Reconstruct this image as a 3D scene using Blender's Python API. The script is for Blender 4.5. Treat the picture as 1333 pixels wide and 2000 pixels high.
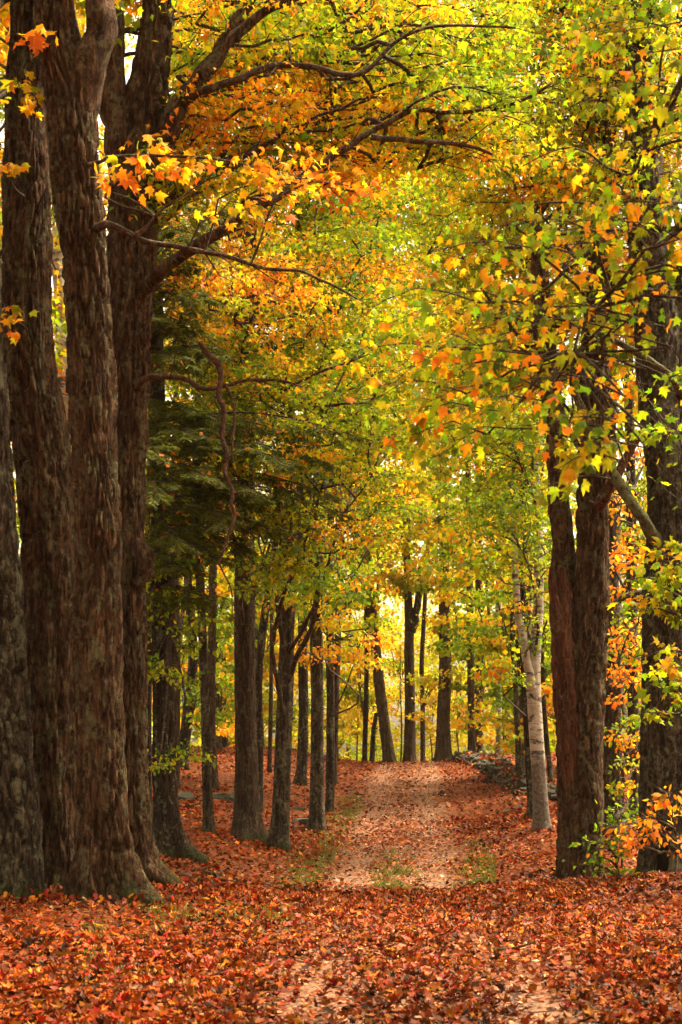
import bpy, math
import numpy as np
from mathutils import Vector

sc = bpy.context.scene
for o in list(bpy.data.objects):
    bpy.data.objects.remove(o, do_unlink=True)
COL = sc.collection

# ------------------------------------------------------------------ camera
EYE = 1.7          # camera height
FPX = 3000.0       # focal length in photograph pixels
HZ = 1500.0        # row of the horizon in the photograph
cam = bpy.data.objects.new("camera", bpy.data.cameras.new("camera"))
COL.objects.link(cam)
cam.location = (0, 0, EYE)
cam.rotation_euler = (math.radians(90), 0, 0)
cd = cam.data
cd.sensor_fit = 'VERTICAL'
cd.sensor_height = 36.0
cd.lens = FPX / 2000.0 * 36.0
cd.shift_y = (HZ - 1000.0) / 2000.0
cd.clip_end = 1500
cd.dof.use_dof = True
cd.dof.focus_distance = 24.0
cd.dof.aperture_fstop = 4.0
sc.camera = cam

# ------------------------------------------------------------------ sky, sun, exposure
SUN_EL, SUN_AZ = 60.0, 58.0        # degrees; azimuth from +Y towards +X
w = bpy.data.worlds.new("World"); sc.world = w; w.use_nodes = True
wn = w.node_tree; wn.nodes.clear()
sky = wn.nodes.new('ShaderNodeTexSky'); sky.sky_type = 'NISHITA'
sky.sun_disc = False
sky.sun_elevation = math.radians(SUN_EL)
sky.sun_rotation = math.radians(SUN_AZ)
sky.air_density = 1.0; sky.dust_density = 6.0; sky.ozone_density = 0.6
hs = wn.nodes.new('ShaderNodeHueSaturation'); hs.inputs['Saturation'].default_value = 0.25   # thin white overcast
tint = wn.nodes.new('ShaderNodeMix'); tint.data_type = 'RGBA'; tint.blend_type = 'MULTIPLY'
tint.inputs[0].default_value = 1.0; tint.inputs[7].default_value = (1.0, 0.85, 0.58, 1)
bg = wn.nodes.new('ShaderNodeBackground'); bg.inputs[1].default_value = 0.15
wo = wn.nodes.new('ShaderNodeOutputWorld')
wn.links.new(sky.outputs[0], hs.inputs['Color']); wn.links.new(hs.outputs[0], tint.inputs[6])
wn.links.new(tint.outputs[2], bg.inputs[0]); wn.links.new(bg.outputs[0], wo.inputs[0])
sun = bpy.data.objects.new("sun", bpy.data.lights.new("sun", 'SUN')); COL.objects.link(sun)
sun.data.energy = 3.0; sun.data.angle = math.radians(18); sun.data.color = (1.0, 0.84, 0.60)
az, el = math.radians(SUN_AZ), math.radians(SUN_EL)
sd = Vector((math.sin(az) * math.cos(el), math.cos(az) * math.cos(el), math.sin(el)))
sun.rotation_euler = sd.to_track_quat('Z', 'Y').to_euler()
vs = sc.view_settings
sc.display_settings.display_device = 'sRGB'
vs.view_transform = 'Standard'; vs.look = 'None'; vs.gamma = 1.0; vs.use_curve_mapping = False
vs.exposure = 2.0
cy = sc.cycles
cy.max_bounces = 12; cy.diffuse_bounces = 8; cy.glossy_bounces = 2; cy.transmission_bounces = 8
cy.transparent_max_bounces = 4; cy.caustics_reflective = False; cy.caustics_refractive = False
cy.use_adaptive_sampling = True; cy.adaptive_threshold = 0.02
cy.use_denoising = True
cy.sample_clamp_indirect = 6.0

# ------------------------------------------------------------------ numbers
R = np.random.default_rng(7)

def hash3(i, j, k, seed):
    h = (i.astype(np.int64) * 374761393 + j.astype(np.int64) * 668265263 + k.astype(np.int64) * 2147483647 + seed * 1274126177) & 0xffffffff
    h = ((h ^ (h >> 13)) * 1274126177) & 0xffffffff
    h = h ^ (h >> 16)
    return (h & 0xffff) / 32767.5 - 1.0

def vnoise(x, y, z, seed=0):
    x, y, z = np.broadcast_arrays(np.asarray(x, float), np.asarray(y, float), np.asarray(z, float))
    i, j, k = np.floor(x), np.floor(y), np.floor(z)
    u, v, t = x - i, y - j, z - k
    u = u*u*(3-2*u); v = v*v*(3-2*v); t = t*t*(3-2*t)
    def c(a, b, d): return hash3(i + a, j + b, k + d, seed)
    x00 = c(0,0,0)*(1-u) + c(1,0,0)*u; x10 = c(0,1,0)*(1-u) + c(1,1,0)*u
    x01 = c(0,0,1)*(1-u) + c(1,0,1)*u; x11 = c(0,1,1)*(1-u) + c(1,1,1)*u
    return (x00*(1-v) + x10*v)*(1-t) + (x01*(1-v) + x11*v)*t

def sstep(a, b, x):
    t = np.clip((np.asarray(x, float) - a) / (b - a), 0, 1)
    return t*t*(3 - 2*t)

def norm(v):
    return v / np.maximum(np.linalg.norm(v, axis=-1, keepdims=True), 1e-9)

def P(x, y, D):
    return np.array([(x - 666.5) * D / FPX, D, EYE + (HZ - y) * D / FPX])

# ------------------------------------------------------------------ lie of the land
_D = np.array([-30, 5, 10, 14, 17.5, 19, 22, 25, 28, 31, 35, 40, 44, 50, 57, 64, 67, 72, 80, 100, 140, 500.])
_Z = np.array([0, 0, .05, .17, .28, .26, -.1, -.38, -.45, -.38, -.15, .1, .3, .85, 1.45, 1.9, 1.95, 1.75, 1.1, .4, .6, 3.0])
_g = np.arange(-40, 520, 0.25)
_gz = np.interp(_g, _D, _Z)
_k = np.exp(-0.5 * (np.arange(-12, 13) / 4.0) ** 2); _k /= _k.sum()
_gz = np.convolve(np.pad(_gz, 12, mode='edge'), _k, mode='valid')
_PD = np.array([-20, 11, 18, 31, 44, 65, 100.]); _PX = np.array([.5, .55, .68, 1.07, 1.7, 2.8, 5.0])
def path_x(D): return np.interp(D, _PD, _PX)
def ground_z(x, D):
    x = np.asarray(x, float); D = np.asarray(D, float)
    z = np.interp(D, _g, _gz)
    d = x - path_x(D)
    far = sstep(16, 30, D)
    z = z + far * (.62 * sstep(1.5, 6, -d) + .45 * sstep(1.3, 5, d)) + (1 - far) * (.12 * sstep(1.5, 4, -d) + .05 * sstep(1.5, 4, d))
    z = z + .35 * sstep(6, 20, np.abs(d)) * sstep(25, 50, D)
    z = z - .17 * np.exp(-(d / 1.5) ** 2) * np.exp(-((D - 18.3) / 2.6) ** 2) + .07 * vnoise(x * .8, D * .35, 0, 6) * np.exp(-((D - 18.5) / 2.5) ** 2)
    tr = np.exp(-((np.abs(d) - .75) / .28) ** 2)
    z = z - .035 * tr * sstep(5, 12, D)
    z = z + .05 * vnoise(x * .5, D * .4, 0, 3) + .02 * vnoise(x * 1.9, D * 1.6, 0, 4)
    return z
def hit(x, y, d0=20.5, d1=95.0):
    D = np.arange(d0, d1, .05)
    r = EYE + (HZ - y) * D / FPX
    g = ground_z((x - 666.5) * D / FPX, D)
    k = np.nonzero(r <= g)[0]
    return float(D[k[0]]) if len(k) else 68.0
def lane(x, D):
    d = np.abs(x - path_x(D))
    return (1 - sstep(.95, 1.6, d + .22 * vnoise(np.asarray(x) * 1.1, np.asarray(D) * .5, 0, 15))) * (.18 + .82 * sstep(22, 28, D)) * (1 - sstep(68, 74, D))
def dirt_mask(x, D):
    d = x - path_x(D)
    tr = np.exp(-((np.abs(d) - .75) / .36) ** 2)
    win = np.maximum(np.exp(-((D - 30.0) / 3.2) ** 2), .8 * np.exp(-((D - 10.5) / 2.6) ** 2))
    win = np.maximum(win, .38 * sstep(34, 40, D) * (1 - sstep(60, 70, D)))
    n = .5 + .5 * vnoise(x * 1.7, D * .9, 0, 11) + .3 * vnoise(x * 5, D * 3, 0, 12)
    return np.clip(tr * win * (.55 + .75 * n), 0, 1)

# ------------------------------------------------------------------ materials
def nodemat(name):
    m = bpy.data.materials.new(name); m.use_nodes = True
    nt = m.node_tree; nt.nodes.clear()
    out = nt.nodes.new('ShaderNodeOutputMaterial')
    return m, nt, out
def N(nt, t, **kw):
    n = nt.nodes.new(t)
    for k, v in kw.items():
        if k.startswith('i_'):
            key = k[2:]
            n.inputs[int(key) if key.isdigit() else key].default_value = v
        else:
            setattr(n, k, v)
    return n
def ramp(nt, stops, interp='LINEAR'):
    r = nt.nodes.new('ShaderNodeValToRGB'); r.color_ramp.interpolation = interp
    e = r.color_ramp.elements
    while len(e) < len(stops): e.new(0.5)
    for q, (p, c) in zip(e, stops):
        q.position = p; q.color = (*c, 1) if len(c) == 3 else c
    return r
def mixc(nt, fac, a, b, mode='MIX'):
    m = nt.nodes.new('ShaderNodeMix'); m.data_type = 'RGBA'; m.blend_type = mode
    for s, v in ((0, fac), (6, a), (7, b)):
        if isinstance(v, bpy.types.NodeSocket): nt.links.new(v, m.inputs[s])
        elif s == 0: m.inputs[0].default_value = v
        else: m.inputs[s].default_value = (*v, 1)
    return m.outputs[2]

def leaf_material(name, source, transl=0.5, gloss=0.05):
    m, nt, out = nodemat(name)
    if source == 'attr': c = N(nt, 'ShaderNodeAttribute', attribute_name='tone').outputs['Color']
    else:
        c = N(nt, 'ShaderNodeObjectInfo').outputs['Color']
        at = N(nt, 'ShaderNodeAttribute', attribute_name='rim')
        c2 = mixc(nt, 1.0, c, (1.18, .62, .7), 'MULTIPLY')
        c = mixc(nt, at.outputs['Fac'], c, c2)
    d = N(nt, 'ShaderNodeBsdfDiffuse'); t = N(nt, 'ShaderNodeBsdfTranslucent')
    g = N(nt, 'ShaderNodeBsdfGlossy', i_Roughness=0.45)
    nt.links.new(c, d.inputs[0]); nt.links.new(c, t.inputs[0])
    a = N(nt, 'ShaderNodeMixShader', i_0=transl); b = N(nt, 'ShaderNodeMixShader', i_0=gloss)
    nt.links.new(d.outputs[0], a.inputs[1]); nt.links.new(t.outputs[0], a.inputs[2])
    nt.links.new(a.outputs[0], b.inputs[1]); nt.links.new(g.outputs[0], b.inputs[2])
    nt.links.new(b.outputs[0], out.inputs[0])
    return m
M_LEAF = leaf_material('maple_leaf', 'attr', .52, .012)
M_LEAF1 = leaf_material('maple_leaf_single', 'obj', .52, .012)
M_LITTER = leaf_material('fallen_leaves', 'attr', .12, .012)
M_LITTER1 = leaf_material('fallen_leaf_single', 'obj', .12, .012)
M_GRASS = leaf_material('grass_blades', 'attr', .35, .04)

def bark(name, dark, mid, light, lichen, lichen_amt, zscale=.16, scale=9.0, bump=.9, moss=0.5):
    m, nt, out = nodemat(name)
    tc = N(nt, 'ShaderNodeTexCoord'); mp = N(nt, 'ShaderNodeMapping')
    mp.inputs['Scale'].default_value = (1, 1, zscale)
    nt.links.new(tc.outputs['Object'], mp.inputs[0])
    oi = N(nt, 'ShaderNodeObjectInfo')
    n1 = N(nt, 'ShaderNodeTexNoise', i_Scale=scale, i_Detail=8.0, i_Roughness=.68, i_Distortion=.5)
    n2 = N(nt, 'ShaderNodeTexNoise', i_Scale=scale * 3.4, i_Detail=6.0, i_Roughness=.7)
    n3 = N(nt, 'ShaderNodeTexNoise', i_Scale=3.6, i_Detail=6.0, i_Roughness=.62)
    n4 = N(nt, 'ShaderNodeTexNoise', i_Scale=14.0, i_Detail=5.0, i_Roughness=.7)
    nt.links.new(mp.outputs[0], n1.inputs['Vector']); nt.links.new(mp.outputs[0], n2.inputs['Vector'])
    mp2 = N(nt, 'ShaderNodeMapping'); mp2.inputs['Scale'].default_value = (1.6, 1.6, .7)
    nt.links.new(tc.outputs['Object'], mp2.inputs[0])
    off = N(nt, 'ShaderNodeVectorMath', operation='ADD'); sca = N(nt, 'ShaderNodeVectorMath', operation='SCALE')
    cx = N(nt, 'ShaderNodeCombineXYZ', i_0=9.0, i_1=5.0, i_2=7.0)
    nt.links.new(cx.outputs[0], sca.inputs[0]); nt.links.new(oi.outputs['Random'], sca.inputs['Scale'])
    nt.links.new(mp2.outputs[0], off.inputs[0]); nt.links.new(sca.outputs[0], off.inputs[1])
    nt.links.new(off.outputs[0], n3.inputs['Vector']); nt.links.new(tc.outputs['Object'], n4.inputs['Vector'])
    r1 = ramp(nt, [(.30, dark), (.50, mid), (.68, light)])
    nt.links.new(n1.outputs[0], r1.inputs[0])
    r2 = ramp(nt, [(.36, (.28, .26, .25)), (.60, (1.45, 1.4, 1.35))])
    nt.links.new(n2.outputs[0], r2.inputs[0])
    c = mixc(nt, .85, r1.outputs[0], r2.outputs[0], 'MULTIPLY')
    # pale lichen and green algae in patches
    mul = N(nt, 'ShaderNodeMath', operation='MULTIPLY'); nt.links.new(n3.outputs[0], mul.inputs[0]); nt.links.new(n4.outputs[0], mul.inputs[1])
    lr = ramp(nt, [(.29 - .05 * lichen_amt, (0, 0, 0)), (.37 - .05 * lichen_amt, (1, 1, 1))])
    nt.links.new(mul.outputs[0], lr.inputs[0])
    lf = N(nt, 'ShaderNodeMath', operation='MULTIPLY', i_1=.7); nt.links.new(lr.outputs[0], lf.inputs[0])
    c = mixc(nt, lf.outputs[0], c, lichen)
    # moss creeping up the foot
    if moss > 0:
        sx = N(nt, 'ShaderNodeSeparateXYZ'); nt.links.new(tc.outputs['Object'], sx.inputs[0])
        mr = N(nt, 'ShaderNodeMapRange', i_1=0.05, i_2=moss, i_3=1.0, i_4=0.0); nt.links.new(sx.outputs[2], mr.inputs[0])
        mm = N(nt, 'ShaderNodeMath', operation='MULTIPLY'); nt.links.new(mr.outputs[0], mm.inputs[0]); nt.links.new(n3.outputs[0], mm.inputs[1])
        rr = ramp(nt, [(.36, (0, 0, 0)), (.52, (.75, .75, .75))]); nt.links.new(mm.outputs[0], rr.inputs[0])
        c = mixc(nt, rr.outputs[0], c, (.038, .045, .008))
    b = N(nt, 'ShaderNodeBsdfPrincipled', i_Roughness=.9)
    b.inputs['Specular IOR Level'].default_value = .15
    nt.links.new(c, b.inputs['Base Color'])
    ad = N(nt, 'ShaderNodeMath', operation='MULTIPLY_ADD', i_1=.6); nt.links.new(n2.outputs[0], ad.inputs[0]); nt.links.new(n1.outputs[0], ad.inputs[2])
    # bark broken into long plates
    wp = N(nt, 'ShaderNodeMapping'); wp.inputs['Scale'].default_value = (1, 1, max(zscale * 1.5, .2))
    dn = N(nt, 'ShaderNodeVectorMath', operation='SCALE'); dn.inputs['Scale'].default_value = .09
    nt.links.new(n4.outputs['Color'], dn.inputs[0])
    da_ = N(nt, 'ShaderNodeVectorMath', operation='ADD'); nt.links.new(tc.outputs['Object'], da_.inputs[0]); nt.links.new(dn.outputs[0], da_.inputs[1])
    nt.links.new(da_.outputs[0], wp.inputs[0])
    vo = N(nt, 'ShaderNodeTexVoronoi', feature='DISTANCE_TO_EDGE', i_Scale=scale * 1.25); nt.links.new(wp.outputs[0], vo.inputs['Vector'])
    vr = ramp(nt, [(0.0, (0, 0, 0)), (.16, (1, 1, 1))]); nt.links.new(vo.outputs['Distance'], vr.inputs[0])
    a2_ = N(nt, 'ShaderNodeMath', operation='MULTIPLY_ADD', i_1=.55); nt.links.new(vr.outputs[0], a2_.inputs[0]); nt.links.new(ad.outputs[0], a2_.inputs[2])
    ad = a2_
    bp = N(nt, 'ShaderNodeBump', i_Strength=bump, i_Distance=.06)
    nt.links.new(ad.outputs[0], bp.inputs['Height']); nt.links.new(bp.outputs[0], b.inputs['Normal'])
    nt.links.new(b.outputs[0], out.inputs[0])
    return m
LICH = (.20, .205, .125)
B_OLD = bark('old_maple_bark', (.011, .005, .003), (.070, .035, .017), (.20, .112, .058), (.165, .155, .08), .75, .2, 15)
B_GREY = bark('grey_lichen_bark', (.010, .007, .005), (.050, .035, .022), (.14, .105, .070), (.19, .185, .11), .8, .2, 15)
B_ASH = bark('tan_ridged_bark', (.018, .010, .006), (.068, .042, .026), (.16, .108, .07), (.17, .16, .095), .2, .12, 18)
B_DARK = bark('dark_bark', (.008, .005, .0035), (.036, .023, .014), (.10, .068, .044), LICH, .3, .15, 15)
B_RED = bark('broken_red_heartwood', (.035, .013, .007), (.13, .052, .027), (.26, .12, .066), LICH, -.5, .07, 18, .9, 0)
B_TWIG = bark('branch_bark', (.02, .013, .009), (.055, .037, .025), (.11, .08, .055), LICH, .3, 1.0, 18, .5, 0)
B_DEAD = bark('dead_branch_bark', (.03, .016, .010), (.09, .05, .031), (.18, .11, .075), LICH, -.3, 1.0, 16, .6, 0)
B_MOSSY = bark('mossy_limb_bark', (.03, .024, .014), (.08, .07, .04), (.14, .13, .07), (.17, .18, .07), 1.3, 1.0, 14, .7, 0)

def birch_mat():
    m, nt, out = nodemat('white_birch_bark')
    tc = N(nt, 'ShaderNodeTexCoord')
    mp = N(nt, 'ShaderNodeMapping'); mp.inputs['Scale'].default_value = (2.6, 2.6, 8.5)
    mp2 = N(nt, 'ShaderNodeMapping'); mp2.inputs['Scale'].default_value = (2.2, 2.2, 3.2)
    nt.links.new(tc.outputs['Object'], mp.inputs[0]); nt.links.new(tc.outputs['Object'], mp2.inputs[0])
    n1 = N(nt, 'ShaderNodeTexNoise', i_Scale=1.0, i_Detail=5.0, i_Roughness=.7, i_Distortion=.6); n2 = N(nt, 'ShaderNodeTexNoise', i_Scale=1.0, i_Detail=6.0, i_Roughness=.65)
    nt.links.new(mp.outputs[0], n1.inputs['Vector']); nt.links.new(mp2.outputs[0], n2.inputs['Vector'])
    r0 = ramp(nt, [(.35, (.24, .19, .135)), (.6, (.50, .45, .38))]); nt.links.new(n2.outputs[0], r0.inputs[0])
    r1 = ramp(nt, [(.53, (0, 0, 0)), (.59, (1, 1, 1))]); nt.links.new(n1.outputs[0], r1.inputs[0])
    c = mixc(nt, r1.outputs[0], r0.outputs[0], (.045, .035, .028))
    r2 = ramp(nt, [(.60, (0, 0, 0)), (.66, (1, 1, 1))]); nt.links.new(n2.outputs[0], r2.inputs[0])
    c = mixc(nt, r2.outputs[0], c, (.07, .055, .042))
    # dark cracked foot of the stem
    sx = N(nt, 'ShaderNodeSeparateXYZ'); nt.links.new(tc.outputs['Object'], sx.inputs[0])
    mr = N(nt, 'ShaderNodeMapRange', i_1=0.0, i_2=2.6, i_3=1.0, i_4=0.0); nt.links.new(sx.outputs[2], mr.inputs[0])
    ml = N(nt, 'ShaderNodeMath', operation='ADD'); nt.links.new(mr.outputs[0], ml.inputs[0]); nt.links.new(n2.outputs[0], ml.inputs[1])
    rr = ramp(nt, [(.80, (0, 0, 0)), (.92, (.92, .92, .92))]); nt.links.new(ml.outputs[0], rr.inputs[0])
    n5 = N(nt, 'ShaderNodeTexNoise', i_Scale=16.0, i_Detail=7.0, i_Roughness=.75); nt.links.new(tc.outputs['Object'], n5.inputs['Vector'])
    r5 = ramp(nt, [(.38, (.022, .016, .012)), (.5, (.08, .062, .045)), (.64, (.20, .165, .125))]); nt.links.new(n5.outputs[0], r5.inputs[0])
    c = mixc(nt, rr.outputs[0], c, r5.outputs[0])
    b = N(nt, 'ShaderNodeBsdfPrincipled', i_Roughness=.7); nt.links.new(c, b.inputs['Base Color'])
    bp = N(nt, 'ShaderNodeBump', i_Strength=.6, i_Distance=.03); nt.links.new(n5.outputs[0], bp.inputs['Height']); nt.links.new(bp.outputs[0], b.inputs['Normal'])
    nt.links.new(b.outputs[0], out.inputs[0])
    return m
B_BIRCH = birch_mat()

def stone_mat():
    m, nt, out = nodemat('mossy_field_stone')
    tc = N(nt, 'ShaderNodeTexCoord'); oi = N(nt, 'ShaderNodeObjectInfo')
    off = N(nt, 'ShaderNodeVectorMath', operation='ADD'); nt.links.new(tc.outputs['Object'], off.inputs[0]); nt.links.new(oi.outputs['Location'], off.inputs[1])
    n = N(nt, 'ShaderNodeTexNoise', i_Scale=7.0, i_Detail=7.0, i_Roughness=.65); nt.links.new(off.outputs[0], n.inputs['Vector'])
    n2 = N(nt, 'ShaderNodeTexNoise', i_Scale=2.6, i_Detail=5.0); nt.links.new(off.outputs[0], n2.inputs['Vector'])
    r = ramp(nt, [(.36, (.008, .006, .005)), (.5, (.032, .026, .020)), (.66, (.10, .082, .064))]); nt.links.new(n.outputs[0], r.inputs[0])
    r2 = ramp(nt, [(.44, (0, 0, 0)), (.54, (.85, .85, .85))]); nt.links.new(n2.outputs[0], r2.inputs[0])
    c = mixc(nt, r2.outputs[0], r.outputs[0], (.028, .032, .008))
    b = N(nt, 'ShaderNodeBsdfPrincipled', i_Roughness=.92); nt.links.new(c, b.inputs['Base Color'])
    bp = N(nt, 'ShaderNodeBump', i_Strength=.7, i_Distance=.03); nt.links.new(n.outputs[0], bp.inputs['Height']); nt.links.new(bp.outputs[0], b.inputs['Normal'])
    nt.links.new(b.outputs[0], out.inputs[0])
    return m
M_STONE = stone_mat()

def ground_mat():
    m, nt, out = nodemat('leafy_forest_floor')
    tc = N(nt, 'ShaderNodeTexCoord')
    v = N(nt, 'ShaderNodeTexVoronoi', i_Scale=13.0, i_Randomness=1.0); nt.links.new(tc.outputs['Object'], v.inputs['Vector'])
    sp = N(nt, 'ShaderNodeSeparateColor'); nt.links.new(v.outputs['Color'], sp.inputs[0])
    r = ramp(nt, [(.0, (.04, .014, .006)), (.25, (.10, .024, .008)), (.5, (.17, .045, .010)), (.72, (.2, .07, .018)), (.88, (.16, .02, .008)), (1., (.22, .11, .04))])
    nt.links.new(sp.outputs[0], r.inputs[0])
    n = N(nt, 'ShaderNodeTexNoise', i_Scale=1.1, i_Detail=6.0, i_Roughness=.65); nt.links.new(tc.outputs['Object'], n.inputs['Vector'])
    r2 = ramp(nt, [(.35, (.55, .5, .48)), (.65, (1.1, 1.1, 1.1))]); nt.links.new(n.outputs[0], r2.inputs[0])
    c = mixc(nt, 1.0, r.outputs[0], r2.outputs[0], 'MULTIPLY')
    n3 = N(nt, 'ShaderNodeTexNoise', i_Scale=16.0, i_Detail=9.0, i_Roughness=.82); nt.links.new(tc.outputs['Object'], n3.inputs['Vector'])
    rd = ramp(nt, [(.36, (.07, .034, .021)), (.5, (.19, .105, .066)), (.66, (.33, .20, .135))]); nt.links.new(n3.outputs[0], rd.inputs[0])
    at = N(nt, 'ShaderNodeAttribute', attribute_name='dirt')
    c = mixc(nt, at.outputs['Fac'], c, rd.outputs[0])
    b = N(nt, 'ShaderNodeBsdfPrincipled', i_Roughness=.95); b.inputs['Specular IOR Level'].default_value = .1
    nt.links.new(c, b.inputs['Base Color'])
    ad = N(nt, 'ShaderNodeMath', operation='ADD'); nt.links.new(v.outputs['Distance'], ad.inputs[0]); nt.links.new(n3.outputs[0], ad.inputs[1])
    bp = N(nt, 'ShaderNodeBump', i_Strength=.7, i_Distance=.03); nt.links.new(ad.outputs[0], bp.inputs['Height']); nt.links.new(bp.outputs[0], b.inputs['Normal'])
    nt.links.new(b.outputs[0], out.inputs[0])
    return m
M_GROUND = ground_mat()

# ------------------------------------------------------------------ objects
def link(name, data, parent=None, mat=None, loc=None):
    o = bpy.data.objects.new(name, data); COL.objects.link(o)
    if mat is not None and data is not None: data.materials.append(mat)
    if parent is not None: o.parent = parent
    if loc is not None: o.location = loc
    return o
def thing(name, label, cat, loc, group=None):
    o = link(name, None, loc=tuple(float(v) for v in loc)); o.empty_display_size = .2
    o['label'] = label; o['category'] = cat
    if group: o['group'] = group
    return o
def make_mesh(name, V, faces, tone=None, smooth=False):
    """faces: list of int arrays (n,3) or (n,4)"""
    me = bpy.data.meshes.new(name)
    V = np.ascontiguousarray(V, np.float32)
    me.vertices.add(len(V)); me.vertices.foreach_set('co', V.ravel())
    idx = np.concatenate([f.ravel() for f in faces]).astype(np.int32)
    sizes = np.concatenate([np.full(len(f), f.shape[1]) for f in faces])
    starts = np.concatenate([[0], np.cumsum(sizes)[:-1]]).astype(np.int32)
    me.loops.add(len(idx)); me.loops.foreach_set('vertex_index', idx)
    me.polygons.add(len(sizes)); me.polygons.foreach_set('loop_start', starts)
    if smooth: me.polygons.foreach_set('use_smooth', np.ones(len(sizes), bool))
    me.update(calc_edges=True)
    if tone is not None:
        a = me.attributes.new('tone', 'FLOAT_COLOR', 'POINT')
        a.data.foreach_set('color', np.concatenate([tone, np.ones((len(tone), 1))], 1).astype(np.float32).ravel())
    return me

# ------------------------------------------------------------------ leaves
def fan(pts, c):
    V = np.array([[c[0], c[1], 0]] + [[x, y, 0] for x, y in pts])
    n = len(pts)
    F = np.array([[0, 1 + i, 1 + (i + 1) % n] for i in range(n)])
    return V, F
_half = [(.10, -.03), (.42, .10), (.30, .24), (.52, .55), (.21, .52), (.16, .66)]
_mp = [(0, .04)] + _half + [(0, 1.0)] + [(-x, y) for x, y in reversed(_half)]
_h1 = [(.44, .14), (.30, .30), (.48, .60), (.18, .58)]
_mp1 = [(0, 0)] + _h1 + [(0, 1.0)] + [(-x, y) for x, y in reversed(_h1)]
_b = [(0, 0), (.26, .28), (.24, .62), (0, 1.0), (-.24, .62), (-.26, .28)]
TPL = {
    'maple': fan(_mp, (0, .34)),
    'mid': (np.array([[0, 0, 0], [.46, .22, 0], [.20, .40, 0], [.34, .70, 0], [0, 1, 0], [-.34, .70, 0], [-.20, .40, 0], [-.46, .22, 0]], float),
            np.array([[0, 1, 2], [0, 2, 6], [0, 6, 7], [2, 3, 4], [2, 4, 6], [6, 4, 5]])),
    'lob': (np.array([[0, 0, 0], [.50, .34, 0], [.17, .46, 0], [0, 1, 0], [-.17, .46, 0], [-.50, .34, 0]], float), np.array([[0, 1, 2], [0, 2, 4], [0, 4, 5], [2, 3, 4]])),
    'far': (np.array([[0, 0, 0], [.45, .42, 0], [0, 1, 0], [-.45, .42, 0]], float), np.array([[0, 1, 2], [0, 2, 3]])),
    'beech': (np.array([[x, y, 0] for x, y in _b]), np.array([[0, 1, 5], [1, 2, 4], [1, 4, 5], [2, 3, 4]])),
    'needle': (np.array([[-.08, 0, 0], [.08, 0, 0], [.06, 1, 0], [-.06, 1, 0]], float), np.array([[0, 1, 2], [0, 2, 3]])),
}
def leaf_geometry(kind, pos, size, axis, nrm, curl):
    T, F = TPL[kind]
    y = norm(axis); n = norm(nrm - (nrm * y).sum(-1, keepdims=True) * y); x = np.cross(y, n)
    bend = -(np.abs(T[:, 0]) * .55 + (T[:, 1] - .35) ** 2 * .8)
    Z = bend[None] * curl[:, None]
    V = pos[:, None] + size[:, None, None] * (x[:, None] * T[None, :, 0:1] + y[:, None] * T[None, :, 1:2] + n[:, None] * Z[..., None])
    nv = len(T)
    Fa = (F[None] + (np.arange(len(pos)) * nv)[:, None, None]).reshape(-1, 3)
    return V.reshape(-1, 3), Fa, nv
class Leaves:
    def __init__(s): s.parts = {}
    def add(s, kind, pos, size, axis, nrm, curl, tone):
        if len(pos): s.parts.setdefault(kind, []).append((pos, size, axis, nrm, curl, tone))
    def count(s): return sum(len(a[0]) for v in s.parts.values() for a in v)
    def mesh(s, name, origin):
        VV, FF, TT, off = [], [], [], 0
        for kind, lst in s.parts.items():
            c = [np.concatenate(q) for q in zip(*lst)]
            V, F, nv = leaf_geometry(kind, *c[:5])
            VV.append(V - origin); FF.append(F + off); off += len(V)
            wt = np.clip(np.abs(TPL[kind][0][:, 0]) * 1.5 + np.abs(TPL[kind][0][:, 1] - .35), 0, 1)      # edges turn before the midrib
            k = (np.random.default_rng(len(V)).random(len(c[0])) * .9)[:, None] * wt[None]
            tone = c[5][:, None] * (1 + k[..., None] * np.array([.10, -.20, -.2]))
            TT.append(np.clip(tone, .002, .9).reshape(-1, 3))
        return make_mesh(name, np.concatenate(VV), FF, np.concatenate(TT))

GREEN, LIME, YELLOW, GOLD, ORANGE, RED, PALE, DEEP = range(8)
TONES = np.array([(.15, .27, .008), (.36, .44, .008), (.68, .49, .010), (.78, .38, .008), (.78, .22, .007), (.50, .06, .010), (.74, .58, .10), (.07, .13, .010)])
def pal(**kw):
    names = dict(green=GREEN, lime=LIME, yellow=YELLOW, gold=GOLD, orange=ORANGE, red=RED, pale=PALE, deep=DEEP)
    wv = np.zeros(8)
    for k, v in kw.items(): wv[names[k]] = v
    return wv / wv.sum()
MIX = {
    'mixed': pal(green=5, lime=7, yellow=2, gold=1.3, orange=.45),
    'lime': pal(green=6.5, lime=7, yellow=.9, gold=.15),
    'green': pal(green=8, lime=3, yellow=.3, deep=1.5),
    'yellow': pal(green=.6, lime=3.5, yellow=5, gold=1.5, pale=.4),
    'gold': pal(lime=1.6, yellow=3.5, gold=4, orange=1.3),
    'orange': pal(lime=.5, yellow=1.2, gold=3.5, orange=3.6, red=.4),
    'near': pal(green=6.5, lime=5.5, yellow=1.4, gold=1.6, orange=.8, red=.04),
    'glade': pal(lime=3.5, yellow=6, pale=2.0, gold=.4),  # autumn yellow made paler, putting some of the glade's glow into the leaf colour
    'beech': pal(yellow=.5, gold=3, orange=6, red=.3),
}
def pick_tones(mix, n, rng, jit=.22):
    wv = MIX[mix] * np.exp(rng.normal(0, .75, 8)); wv /= wv.sum()
    t = TONES[rng.choice(8, n, p=wv)].copy()
    t2 = TONES[rng.choice(8, n, p=wv)]
    k = rng.random((n, 1)) * .28
    t = t * (1 - k) + t2 * k
    return np.clip(t * np.exp(rng.normal(0, jit, (n, 1))) * np.exp(rng.normal(0, .08, (n, 3))), .002, .85)

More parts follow.
